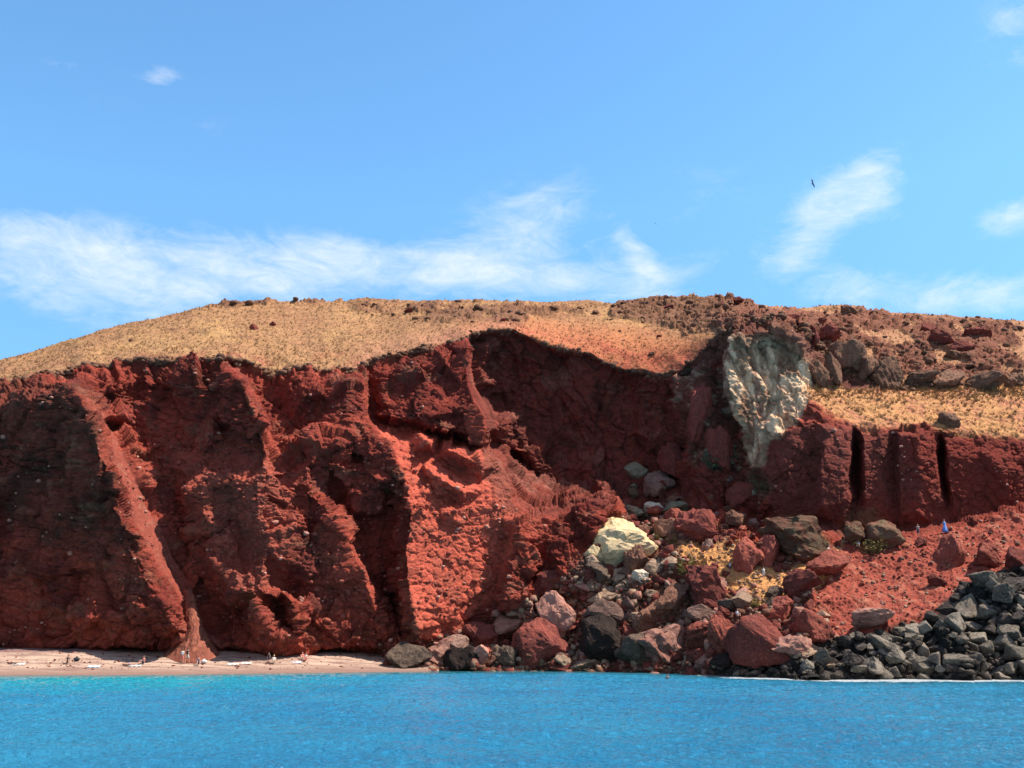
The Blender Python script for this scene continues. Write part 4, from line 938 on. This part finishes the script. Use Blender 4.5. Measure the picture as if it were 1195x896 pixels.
# ---- the black lava boulders on the right, laid from the water up
LV = [(930,770),(985,752),(1010,740),(1045,734),(1098,722),(1104,706),(1122,696),(1162,680),(1195,668),(1260,655),(1260,786),(930,786)]
pend2 = []
lv = []
for n_, smin, smax in ((16, 26, 38), (105, 13, 23), (175, 7, 12)):
    tries = 0; c = 0
    while c < n_ and tries < 6000:
        tries += 1
        px, py = rng.uniform(925, 1260), rng.uniform(660, 790)
        s = rng.uniform(smin, smax)
        if not inside(px, py-s*.15, LV): continue
        if any(math.hypot(px-a, (py-b)*1.3) < .56*(s+t)*.5*(1.25 if t > s*1.5 else 1) for a, b, t in lv): continue
        lv.append((px, py, s)); c += 1
for px, py, s in lv:
    p = surf(px, py); k = m_per_px(p); w_ = s*k
    h_ = w_*rng.uniform(.6, 1.0); mt = rng.choice(('lava', 'lavag', 'lavag') if py > 735 or px < 1040 else ('lava', 'lava', 'lavag'))
    o = put_rock('lava_block', rng.choice(BLOCKS), Vector(p)+Vector((0, -w_*.05, h_*.18)), (w_*1.1, w_*rng.uniform(.8, 1.1), h_), mt, rng.uniform(0, 6.28), (rng.uniform(-.5, .5), rng.uniform(-.5, .5)), None, 'lava rock', 'black lava boulders piled at the right shore')
    pend2.append((o, px, py, s, mt))
def crest(px): return np.interp(px, [930,985,1045,1098,1122,1162,1260], [766,752,734,720,696,680,655])
kk = {}
for e in pend2:
    o, px, py, s, mt = e; f = (788-py)/(788-crest(px)+1e-6)
    row = 'at the waterline' if f < .16 else 'above the waterline' if f < .38 else 'halfway up the pile' if f < .62 else 'high in the pile' if f < .82 else 'on the pile crest'
    size = 'large' if s > 33 else 'middling' if s > 18 else 'small'
    kk.setdefault((f'{size} {NAMES[mt]} lava block', row), []).append(e)
for (a, b), es in kk.items():
    es.sort(key=lambda e: e[1])
    for i, e in enumerate(es): e[0]['label'] = f'{a} {b}, {ordinal(i+1)} from the left'

# ------------------------------------------------------------------ loose stones and dry tussocks: nobody could count them
def many(name, pts, sizes, base_v, base_f, m, label, cat, squash=(.6, 1.0), up=0.0, seed=1):
    r = np.random.RandomState(seed); n = len(pts); V = []; bv = np.array(base_v, np.float32); nf = len(base_f)
    ang = r.uniform(0, 6.28, n); ca, sa = np.cos(ang), np.sin(ang)
    B3 = bv[None]*(1+r.uniform(-.25, .25, (n, len(bv), 1)))
    X = B3[..., 0]*ca[:, None]-B3[..., 1]*sa[:, None]; Y = B3[..., 0]*sa[:, None]+B3[..., 1]*ca[:, None]
    Zz = B3[..., 2]*r.uniform(squash[0], squash[1], (n, 1))
    W = np.stack([X, Y, Zz], -1)*sizes[:, None, None]+pts[:, None, :]+np.array([0, 0, up])*sizes[:, None, None]
    me = bpy.data.meshes.new(name); k = len(bv)
    me.vertices.add(n*k); me.vertices.foreach_set('co', W.reshape(-1).astype(np.float32))
    f = np.array(base_f)[None]+(np.arange(n)*k)[:, None, None]; L_ = f.shape[2]
    me.loops.add(f.size); me.loops.foreach_set('vertex_index', f.reshape(-1).astype(np.int32))
    me.polygons.add(n*nf); me.polygons.foreach_set('loop_start', (np.arange(n*nf)*L_).astype(np.int32)); me.update(calc_edges=True)
    me.materials.append(m); o = bpy.data.objects.new(name, me); C.objects.link(o); tag(o, label, cat, None, 'stuff'); return o
t_ = (1+5**.5)/2
ICO_V = [(-1,t_,0),(1,t_,0),(-1,-t_,0),(1,-t_,0),(0,-1,t_),(0,1,t_),(0,-1,-t_),(0,1,-t_),(t_,0,-1),(t_,0,1),(-t_,0,-1),(-t_,0,1)]
ICO_V = [tuple(c/1.9 for c in v) for v in ICO_V]
ICO_F = [(0,11,5),(0,5,1),(0,1,7),(0,7,10),(0,10,11),(1,5,9),(5,11,4),(11,10,2),(10,7,6),(7,1,8),(3,9,4),(3,4,2),(3,2,6),(3,6,8),(3,8,9),(4,9,5),(2,4,11),(6,2,10),(8,6,7),(9,8,1)]
def sample(mask, n, seed):
    r = np.random.RandomState(seed); w_ = (np.clip(mask, 0, 1)*np.clip(m_grid, 0, 4)).reshape(-1).astype(float)
    w_ /= w_.sum(); i = r.choice(len(w_), n, p=w_); p = PI_.reshape(-1, 3)[i].astype(float); p[:, 0] += r.uniform(-.07, .07, n); return p
m_grid = np.where((cols > -50) & (cols < 1250), 1.0, .0)*np.ones_like(cols)
def sz(n, a, b, seed, pw=2.2): return a*(b/a)**(np.random.RandomState(seed).rand(n)**pw)
BOX_V = [(-.5,-.4,-.35),(.5,-.45,-.3),(.45,.5,-.4),(-.4,.45,-.3),(-.3,-.35,.35),(.25,-.4,.5),(.35,.3,.4),(-.4,.25,.3)]
BOX_F = [(0,3,2,1),(4,5,6,7),(0,1,5,4),(1,2,6,5),(2,3,7,6),(3,0,4,7)]
def chunks(name, mask, n, a, b, mt, label, seed):
    many(name, sample(mask, n, seed), sz(n, a, b, seed+1), BOX_V, BOX_F, RM[mt], label, 'rock rubble', (.7, 1.3), .1, seed+2)
def stones(name, mask, n, a, b, mt, label, seed):
    many(name, sample(mask, n, seed), sz(n, a, b, seed+1), ICO_V, ICO_F, RM[mt], label, 'loose stones', (.5, .9), .15, seed+2)
stones('loose_stones', scree*.8+chute*.25, 900, .08, .26, 'dred', 'countless small red stones strewn over the right scree and the sand chute', 1)
stones('pale_pebbles', scree*.5+sstep(.2, .5, n_b)*scree, 420, .08, .30, 'tan', 'pale pebbles in faint rows on the right red scree', 5)
stones('rubble_stones', rubble*(1-lava)*(1-scree)*(1-.85*ochre), 2600, .14, .65, 'brown', 'brown rubble filling the gaps between the fallen boulders', 9)
stones('pale_rubble', rubble*(1-lava)*(1-scree)*(1-ochre)*sstep(-.2, .3, n_b), 1700, .12, .5, 'tan', 'pale tan rubble between the fallen boulders', 13)
_rm = rubble*(1-lava)*(1-scree)*(1-.8*ochre)
chunks('red_rubble', _rm, 900, .35, 1.5, 'dred', 'angular dark red rubble packed between the fallen boulders', 41)
chunks('rosy_rubble', _rm, 600, .35, 1.4, 'pink', 'angular rosy rubble packed between the fallen boulders', 45)
chunks('brown_rubble', _rm*sstep(760, 700, cols*1.0)+_rm*.4, 450, .35, 1.3, 'tan', 'angular tan rubble packed between the fallen boulders', 49)
stones('ochre_stones', ochre, 500, .08, .32, 'tan', 'tan stones covering the ochre slope', 17)
stones('lava_rubble', lava, 900, .2, .7, 'lava', 'black rubble in the gaps of the lava boulder pile', 21)
stones('hilltop_stones', rk, 500, .2, .9, 'hill', 'brown stones littering the hilltop outcrops', 33)
stones('rim_stones', np.clip(top*(1-top)*4, 0, 1)*(1-dome), 1300, .18, .8, 'hill', 'brown stones crumbling along the cliff rim', 37)
stones('cliff_stones', np.clip(amp*zone([(170,500),(350,500),(480,520),(600,600),(590,720),(250,740),(190,640)], 20), 0, 1), 1500, .10, .5, 'red', 'red stones stuck in the rough cliff slopes', 25)
stones('pale_cliff_stones', np.clip(amp*sstep(0, .5, n_b), 0, 1)*(1-alc), 420, .12, .42, 'pink', 'scattered pale stones stuck in the red cliff', 29)
_bp = np.stack([on_sand(a_, b_) for a_, b_ in zip(np.random.RandomState(5).uniform(-20, 450, 520), 759+np.random.RandomState(6).rand(520)**1.4*22)])
many('beach_pebbles', _bp, sz(520, .05, .2, 7), ICO_V, ICO_F, RM['dred'], 'dark red pebbles fallen from the cliff onto the sand', 'pebbles', (.4, .8), .1, 8)
# dry tussocks
def grass_mat(name, a, b_):
    m, t, b = mat(name); ge = t.nodes.new('ShaderNodeNewGeometry'); n = noise_node(t, ge.outputs['Position'], 1.2, 4, .7)
    link(t, mixc(t, maprange(t, n.outputs[0], .35, .65, 0, 1), a, b_), b.inputs['Base Color']); b.inputs['Roughness'].default_value = .9; b.inputs['Specular IOR Level'].default_value = .1
    return m
GM = grass_mat('dry_grass', (.38, .215, .09), (.19, .105, .05))
TV, TF = [], []
for i in range(7):
    a = i*2.4; k = len(TV); r0 = .25+.1*(i % 3); h = .7+.3*((i*37) % 5)/5
    c_, s_ = math.cos(a), math.sin(a)
    TV += [(c_*.08-s_*.09, s_*.08+c_*.09, 0), (c_*.08+s_*.09, s_*.08-c_*.09, 0), (c_*r0*1.6, s_*r0*1.6, h)]; TF.append((k, k+1, k+2))
gm = top*(1-rk)*.8
many('dry_tussocks', sample(gm, 13000, 51), sz(13000, .16, .55, 52), TV, TF, GM, 'dry yellow grass tussocks covering the hilltop', 'dry grass', (.7, 1.2), -.05, 53)
rimg = ledge*np.exp(-((rows-456)/9)**2)+ledge*.12
many('ledge_grass', sample(rimg, 2600, 61), sz(2600, .25, .8, 62), TV, TF, GM, 'dry golden grass growing along the sunlit ledge', 'dry grass', (.7, 1.2), -.05, 63)

# ------------------------------------------------------------------ people
def plain(name, c, rough=.8):
    m, t, b = mat(name); ge = t.nodes.new('ShaderNodeTexCoord'); n = noise_node(t, ge.outputs['Object'], 6, 3, .6)
    link(t, mixc(t, maprange(t, n.outputs[0], .3, .7, 0, 1), tuple(v*.85 for v in c), c), b.inputs['Base Color']); b.inputs['Roughness'].default_value = rough
    return m
SKIN = plain('skin', (.52, .27, .18)); CL = {'white': plain('white_cloth', (.66, .63, .58)), 'blue': plain('blue_cloth', (.10, .24, .62)), 'navy': plain('navy_cloth', (.04, .05, .10)),
 'black': plain('black_cloth', (.03, .03, .035)), 'pale': plain('pale_blue_cloth', (.50, .62, .75)), 'grey': plain('grey_cloth', (.28, .26, .27)), 'red': plain('coral_cloth', (.70, .20, .16)), 'khaki': plain('khaki_cloth', (.42, .34, .24))}
HAIR = {'dark': plain('dark_hair', (.03, .02, .015)), 'brown': plain('brown_hair', (.10, .05, .025)), 'fair': plain('fair_hair', (.45, .30, .14))}
def joints(pose):
    """named joints in metres; the figure faces -Y"""
    J = dict(pel=(0,0,.93), wst=(0,0,1.08), chs=(0,.0,1.28), nck=(0,0,1.44), hdb=(0,-.01,1.52), hdt=(0,-.01,1.66))
    for s, n in ((-1, 'l'), (1, 'r')):
        J['sh'+n] = (s*.17,0,1.38); J['el'+n] = (s*.22,.02,1.12); J['wr'+n] = (s*.23,-.06,.88); J['hp'+n] = (s*.09,0,.88); J['kn'+n] = (s*.10,-.01,.49); J['an'+n] = (s*.10,.02,.09); J['to'+n] = (s*.12,-.16,.035)
    if pose == 'walk':
        J['knl'] = (-.10,-.16,.50); J['anl'] = (-.10,-.22,.10); J['tol'] = (-.11,-.39,.05); J['knr'] = (.10,.02,.48); J['anr'] = (.10,.26,.14); J['tor'] = (.11,.12,.04)
        J['ell'] = (-.23,.10,1.14); J['wrl'] = (-.22,.16,.92); J['elr'] = (.23,-.08,1.14); J['wrr'] = (.20,-.24,.96)
    if pose == 'camera':
        for s, n in ((-1, 'l'), (1, 'r')): J['el'+n] = (s*.24,-.12,1.20); J['wr'+n] = (s*.09,-.26,1.44)
    if pose == 'sit':
        dz = -.80
        for k in ('pel','wst','chs','nck','hdb','hdt','shl','shr','ell','elr'): a = J[k]; J[k] = (a[0], a[1]+(.0 if k == 'pel' else .06), a[2]+dz)
        for s, n in ((-1, 'l'), (1, 'r')):
            J['hp'+n] = (s*.09,-.02,.11); J['kn'+n] = (s*.14,-.36,.42); J['an'+n] = (s*.13,-.60,.07); J['to'+n] = (s*.14,-.78,.04); J['wr'+n] = (s*.16,-.26,.36); J['el'+n] = (s*.25,-.02,.36)
    if pose == 'lie':
        J = {k: (a[0], a[2]-.9, .13-a[1]*.5) for k, a in J.items()}
    return J
def skin_obj(name, verts, edges, rad, m, parent, sub=2, root=0):
    me = bpy.data.meshes.new(name); me.from_pydata([Vector(v) for v in verts], edges, []); me.materials.append(m)
    o = bpy.data.objects.new(name, me); C.objects.link(o); o.parent = parent
    o.modifiers.new('skin', 'SKIN'); 
    if not me.skin_vertices: me.attributes  # layer is made with the modifier below
    bpy.context.view_layer.objects.active = o
    if not me.skin_vertices: bpy.ops.mesh.customdata_skin_add()
    for i, r in enumerate(rad):
        q = me.skin_vertices[0].data[i]; q.radius = (r, r) if not isinstance(r, tuple) else r; q.use_root = (i == root)
    sb = o.modifiers.new('sub', 'SUBSURF'); sb.levels = sub; sb.render_levels = sub
    return o
def ball(name, c, r, m, parent, squash=(1, 1, 1), cut=None):
    bm = bmesh.new(); bmesh.ops.create_icosphere(bm, subdivisions=2, radius=r)
    for v in bm.verts: v.co = Vector((v.co.x*squash[0], v.co.y*squash[1], v.co.z*squash[2]))
    me = bpy.data.meshes.new(name); bm.to_mesh(me); bm.free(); me.materials.append(m)
    o = bpy.data.objects.new(name, me); o.location = c; C.objects.link(o); o.parent = parent; return o
def loft(name, rings, m, parent, n=18):
    """rings: (centre, rx, ry, pleat)"""
    V, Fc = [], []
    for c, rx, ry, pl in rings:
        for k in range(n):
            a = 2*math.pi*k/n; q = 1+pl*math.cos(a*6)
            V.append((c[0]+rx*q*math.cos(a), c[1]+ry*q*math.sin(a), c[2]))
    for i in range(len(rings)-1):
        for k in range(n): Fc.append((i*n+k, i*n+(k+1) % n, (i+1)*n+(k+1) % n, (i+1)*n+k))
    me = bpy.data.meshes.new(name); me.from_pydata(V, [], Fc); me.materials.append(m)
    me.polygons.foreach_set('use_smooth', [True]*len(Fc))
    o = bpy.data.objects.new(name, me); C.objects.link(o); o.parent = parent
    so_ = o.modifiers.new('cloth', 'SOLIDIFY'); so_.thickness = .012; return o
def person(px, py, pose, label, top_c, low_c, hair='dark', face=0.0, long_hair=False, dress=False, scale=1.0, at=None, dz=0.0):
    p = at if at is not None else surf(px, py+2)
    r = bpy.data.objects.new('person', None); C.objects.link(r); r.empty_display_size = .3
    r.location = (p[0], p[1]-.25, p[2]+dz); r.rotation_euler = (0, 0, face); r.scale = (scale,)*3
    tag(r, label, 'person', 'visitors at the red beach')
    J = joints(pose); V, E, Rd = [], [], []; ix = {}
    def v(n, rr, c=None): ix[n] = len(V); V.append(c or J[n]); Rd.append(rr)
    def e(a, b): E.append((ix[a], ix[b]))
    v('pel', (.14, .11)); v('wst', (.125, .09)); v('chs', (.155, .10)); v('nck', .052); v('hdb', (.068, .085)); v('hdt', (.062, .080))
    for a, b in (('pel','wst'),('wst','chs'),('chs','nck'),('nck','hdb'),('hdb','hdt')): e(a, b)
    for n, sg in (('l', -1), ('r', 1)):
        v('sh'+n, .055); v('el'+n, .038); v('wr'+n, .026); v('hp'+n, .088); v('kn'+n, .056); v('an'+n, .038); v('to'+n, .030)
        for a, b in (('chs','sh'+n),('sh'+n,'el'+n),('el'+n,'wr'+n),('pel','hp'+n),('hp'+n,'kn'+n),('kn'+n,'an'+n),('an'+n,'to'+n)): e(a, b)
        w0 = Vector(J['wr'+n]); dr = (w0-Vector(J['el'+n])).normalized(); sd = dr.cross(Vector((0, 1, 0)));
        sd = sd.normalized() if sd.length > .1 else Vector((1, 0, 0))
        v('pm'+n, (.036, .018), tuple(w0+dr*.07)); e('wr'+n, 'pm'+n)
    skin_obj('body', V, E, Rd, SKIN, r)
    for n, sg in (('l', -1), ('r', 1)):       # fingers, each its own bent chain rooted in the palm
        w0 = Vector(J['wr'+n]); dr = (w0-Vector(J['el'+n])).normalized(); sd = dr.cross(Vector((0, 1, 0))); sd = sd.normalized() if sd.length > .1 else Vector((1, 0, 0))
        nf = dr.cross(sd).normalized(); fv, fe, fr = [], [], []
        fv.append(tuple(w0+dr*.06)); fr.append(.012)
        for k, (o_, ln_) in enumerate(((-.027, .062), (-.009, .075), (.010, .070), (.027, .055), (.04*sg, .05))):
            st = w0+dr*(.09 if k < 4 else .045)+sd*o_; b0 = len(fv)
            fv += [tuple(st), tuple(st+dr*ln_*.55+(sd*.02*sg if k == 4 else sd*0)), tuple(st+dr*ln_*.95+nf*.015)]; fr += [.009, .009, .008]
            fe += [(0, b0), (b0, b0+1), (b0+1, b0+2)]
        skin_obj('hand', fv, fe, fr, SKIN, r, 1)
    hb, ht = Vector(J['hdb']), Vector(J['hdt']); hc = (hb+ht)/2; up = (ht-hb).normalized()
    fw = Vector((0, -1, 0)) if pose != 'lie' else Vector((0, 0, 1))
    hd = ball('head', hc, .105, SKIN, r, (.80, .95, 1.12) if pose != 'lie' else (.80, 1.12, .95))
    ball('nose', fw*.10-up*.01, .016, SKIN, hd); 
    for s_ in (-1, 1): ball('eye', fw*.088+up*.018+Vector((s_*.032, 0, 0)), .011, CL['black'], hd); ball('ear', Vector((s_*.084, 0, 0)), .02, SKIN, hd, (.5, 1, 1.3))
    ball('mouth', fw*.085-up*.045, .016, CL['red'], hd, (1.5, .6, .4))
    ball('hair', hc+up*.030-fw*.024, .112, HAIR[hair], r, (.86, .98, 1.08) if pose != 'lie' else (.86, 1.08, .98))
    if long_hair: ball('long_hair', hc-up*.09-fw*.07, .10, HAIR[hair], r, (.8, .5, 1.6))
    if pose == 'lie': 
        ball('swimwear', J['pel'], .155, CL[low_c], r, (1.05, .8, .78)); return r
    ch, ws, pe = Vector(J['chs']), Vector(J['wst']), Vector(J['pel'])
    tops = [(ch+Vector((0, 0, .115)), .10, .075, 0), (ch+Vector((0, 0, .06)), .185, .115, 0), (ch, .178, .125, 0), (ws, .150, .112, 0), (pe+Vector((0, 0, .02)), .165, .128, .01)]
    if dress and pose != 'sit':
        loft('dress', tops+[(pe-Vector((0, 0, .20)), .22, .20, .03), (pe-Vector((0, 0, .50)), .29, .27, .06), (pe-Vector((0, 0, .76)), .36, .33, .09)], CL[top_c], r)
    else:
        loft('dress' if dress else 'shirt', tops, CL[top_c], r)
        for n in 'lr':
            a, b = Vector(J['hp'+n]), Vector(J['kn'+n]); skin_obj('trouser_leg', [tuple(a), tuple((a+b)/2), tuple(b)], [(0, 1), (1, 2)], [.108, .092, .075], CL[low_c], r, 1)
        ball('trouser_seat', pe-Vector((0, 0, .04)), .165, CL[low_c], r, (1.05, .82, .7))
    for n in 'lr':
        a, b = Vector(J['sh'+n]), Vector(J['el'+n]); skin_obj('sleeve', [tuple(a), tuple(a.lerp(b, .6))], [(0, 1)], [.072, .06], CL[top_c], r, 1)
    return r
person(1102, 618, 'stand', 'person in a long bright blue dress on the crest of the red scree', 'blue', 'blue', 'brown', .3, True, True, 1.08)
person(1071, 622, 'camera', 'person in dark clothes standing on the scree crest left of the blue dress', 'grey', 'navy', 'dark', -.2)
person(967, 643, 'sit', 'person in a white dress with dark hair sitting on the flat topped red boulder', 'white', 'white', 'dark', .5, True, True, 1.05)
person(1001, 636, 'sit', 'person in pale blue sitting in the shade behind the red scree', 'pale', 'blue', 'brown', -.4)
person(891, 674, 'stand', 'person in a white shirt low on the ochre slope', 'white', 'white', 'dark', .2, scale=.85)
person(873, 663, 'walk', 'person in pale blue walking below the upright red boulder', 'pale', 'white', 'dark', 1.2, scale=.85)
person(852, 666, 'walk', 'person in dark trousers climbing at the left end of the ochre slope', 'pale', 'navy', 'dark', -1.0, scale=.8)
person(862, 720, 'sit', 'person in pale blue sitting low in the rockfall below the ochre slope', 'pale', 'white', 'brown', .1, scale=.95)
person(861, 626, 'walk', 'person in white climbing high among the shaded rocks', 'white', 'khaki', 'dark', .9, scale=.5) if False else None
person(213, 774, 'stand', 'person in a white shirt standing before the sand fan, left of a pair', 'white', 'red', 'brown', 3.0, at=on_sand(213, 774))
person(219, 773, 'walk', 'person in a black top standing close beside the white shirted one', 'black', 'white', 'dark', 2.7, at=on_sand(219, 773))
person(232, 775, 'sit', 'person in navy sitting on the sand right of the standing pair', 'navy', 'navy', 'dark', .4, at=on_sand(232, 775))
person(168, 774, 'sit', 'person in a coral top sitting on the sand left of the sand fan', 'red', 'navy', 'brown', -.5, at=on_sand(168, 774))
person(80, 772, 'sit', 'person in black sitting alone on the left part of the beach', 'black', 'black', 'dark', .3, at=on_sand(80, 773))
person(314, 772, 'stand', 'person in black standing in the middle of the right beach', 'black', 'navy', 'dark', .1, scale=.7, at=on_sand(314, 773))
person(320, 772, 'sit', 'person in white sitting beside the small black clothed one', 'white', 'white', 'fair', .3, at=on_sand(320, 773))
person(353, 769, 'sit', 'person in coral sitting left of two near the right end of the beach', 'red', 'white', 'dark', .2, at=on_sand(353, 769))
person(357, 770, 'sit', 'person in white sitting right of two near the right end of the beach', 'white', 'red', 'brown', -.2, at=on_sand(357, 770))
person(17, 773, 'lie', 'person lying on a towel at the far left of the beach', 'white', 'white', 'dark', 1.4, at=on_sand(17, 774))
person(152, 775, 'lie', 'person sunbathing between the lone sitter and the sand fan', 'white', 'blue', 'brown', 1.5, at=on_sand(152, 776))
# the swimmer: shoulders and head above the water
Ysw = CAMH/-tan_el(791); q = (778-CX)/F
person(778, 791, 'stand', 'swimmer with only head and shoulders above the water off the rockfall', 'black', 'black', 'dark', .4, at=np.array((q*Ysw/(math.cos(PITCH)+.07)*U, Ysw*U, 0)), dz=-1.28)
# towels and bags
def towel(px, py, mc, label, rz=0.1):
    p = on_sand(px, py); bm = bmesh.new(); nx, ny = 12, 6
    vs = [[bm.verts.new(((i/nx-.5)*1.35, (j/ny-.5)*.6, .03*math.sin(i*1.3+j)+.05+.0*j)) for j in range(ny+1)] for i in range(nx+1)]
    for i in range(nx):
        for j in range(ny): bm.faces.new((vs[i][j], vs[i+1][j], vs[i+1][j+1], vs[i][j+1]))
    me = bpy.data.meshes.new('towel'); bm.to_mesh(me); bm.free(); me.materials.append(CL[mc])
    o = bpy.data.objects.new('towel', me); C.objects.link(o); o.location = p; o.rotation_euler = (.24, 0, rz); sd = o.modifiers.new('t', 'SOLIDIFY'); sd.thickness = .03
    tag(o, label, 'towel', 'towels on the sand')
towel(22, 775, 'white', 'white towel at the far left end of the sand'); towel(110, 778, 'pale', 'pale blue towel on the sand left of the sunbather')
towel(158, 777, 'white', 'white towel under the sunbather left of the sand fan'); towel(272, 775, 'white', 'white towel first to the right of the sand fan')
towel(287, 774, 'white', 'second white towel to the right of the sand fan', -.1); towel(345, 773, 'pale', 'pale towel beside the pair sitting near the beach end')
def bag(px, py, mc, label):
    p = on_sand(px, py); r = bpy.data.objects.new('beach_bag', None); C.objects.link(r); r.location = p; tag(r, label, 'bag')
    ball('bag_body', (0, 0, .2), .36, CL[mc], r, (1.1, .6, .65)); loft('strap', [((0, 0, .36), .16, .02, 0), ((0, 0, .52), .10, .02, 0)], CL[mc], r)
bag(89, 771, 'black', 'black beach bag right of the lone person in black'); bag(238, 774, 'white', 'white beach bag right of the person in navy')

# ------------------------------------------------------------------ shrubs
def shrub(px, py, wp, hp, ca, cb_, label, seed, dens=420):
    p = surf(px, py); k = m_per_px(p); w_, h_ = wp*k, hp*k
    r = bpy.data.objects.new('shrub', None); C.objects.link(r); r.location = p; tag(r, label, 'shrub', 'shrubs growing in the rockfall')
    rn = random.Random(seed); V, Fc = [], []
    tips = [(rn.uniform(-.5, .5)*w_, rn.uniform(-.4, .4)*w_, rn.uniform(.35, 1)*h_) for _ in range(9)]
    for _ in range(dens):
        t = rn.choice(tips); f = rn.uniform(.25, 1.05); c = Vector((t[0]*f, t[1]*f, t[2]*f))+Vector([rn.gauss(0, .09)*w_ for _ in range(3)])
        c.z = max(c.z, .02); s_ = rn.uniform(.035, .085)*max(w_, .8)*.8; a = Vector([rn.gauss(0, 1) for _ in range(3)]).normalized(); b = a.cross(Vector([rn.gauss(0, 1) for _ in range(3)])).normalized()
        k0 = len(V); V += [tuple(c-a*s_), tuple(c+b*s_*.5), tuple(c+a*s_), tuple(c-b*s_*.5)]; Fc.append((k0, k0+1, k0+2, k0+3))
    me = bpy.data.meshes.new('foliage'); me.from_pydata(V, [], Fc); me.materials.append(grass_mat('shrub_leaves', ca, cb_)); o = bpy.data.objects.new('foliage', me); C.objects.link(o); o.parent = r
    sv, se, sr = [(0, 0, -.1)], [], [.05]
    for t in tips: sv.append(tuple(c*.9 for c in t)); se.append((0, len(sv)-1)); sr.append(.018)
    skin_obj('stem', sv, se, sr, RM['brown'], r, 0)
shrub(801, 673, 24, 32, (.30, .24, .06), (.16, .16, .05), 'tall yellow green shrub between the cream boulder and the ochre slope', 1)
shrub(789, 634, 20, 15, (.24, .18, .04), (.13, .12, .04), 'low yellow green shrub right of the ochre brown rock', 2)
shrub(771, 634, 12, 10, (.22, .17, .04), (.12, .11, .04), 'small shrub at the left end of the row of shrubs by the brown rock', 3)
shrub(838, 547, 42, 20, (.11, .12, .07), (.07, .08, .05), 'blue green shrub in the shade under the pale rock face', 4, 700)
shrub(888, 574, 26, 16, (.11, .12, .06), (.07, .08, .04), 'dark green shrub hanging below the pale rock face', 5)
shrub(1017, 646, 36, 15, (.22, .16, .05), (.12, .10, .04), 'olive shrub in front of the shaded rocks above the scree', 6)
shrub(884, 708, 18, 10, (.30, .22, .07), (.18, .14, .05), 'dry low shrub at the lower edge of the ochre slope', 7)
shrub(700, 664, 20, 7, (.06, .09, .02), (.04, .06, .02), 'dark green tuft above the slate grey cavity block', 8)
shrub(950, 642, 26, 12, (.20, .15, .05), (.12, .10, .04), 'olive shrub beside the flat topped boulder with a visitor', 9)

# ------------------------------------------------------------------ bird
def bird(px, py, Y, label, s=1.0, bank=1.2):
    X_, Y_, Z_ = world(px, py, Y); r = bpy.data.objects.new('bird', None); C.objects.link(r); r.location = (float(X_)*U, Y_*U, float(Z_)*U); r.rotation_euler = (.2, bank, .5); r.scale = (s,)*3
    tag(r, label, 'bird')
    m1 = CL['grey']
    skin_obj('body', [(0, .28, 0), (0, .1, .01), (0, -.12, .02), (0, -.26, .05), (0, -.36, .03)], [(0, 1), (1, 2), (2, 3), (3, 4)], [.02, .07, .09, .055, .015], m1, r, 2, 2)
    for sg in (-1, 1):
        V = [(sg*.05, -.12, .03), (sg*.35, -.20, .12), (sg*.75, -.05, .06), (sg*.55, .02, .07), (sg*.3, .06, .08), (sg*.05, .10, .02)]
        me = bpy.data.meshes.new('wing'); me.from_pydata(V, [], [(0, 1, 4, 5), (1, 2, 3, 4)]); me.materials.append(CL['navy']); o = bpy.data.objects.new('wing', me); C.objects.link(o); o.parent = r
        sd = o.modifiers.new('t', 'SOLIDIFY'); sd.thickness = .02
bird(948, 214, 190, 'dark bird flying high in front of the small cloud on the right', 1.0)
bird(765, 261, 260, 'tiny far off bird over the middle of the hill', .45, .4)
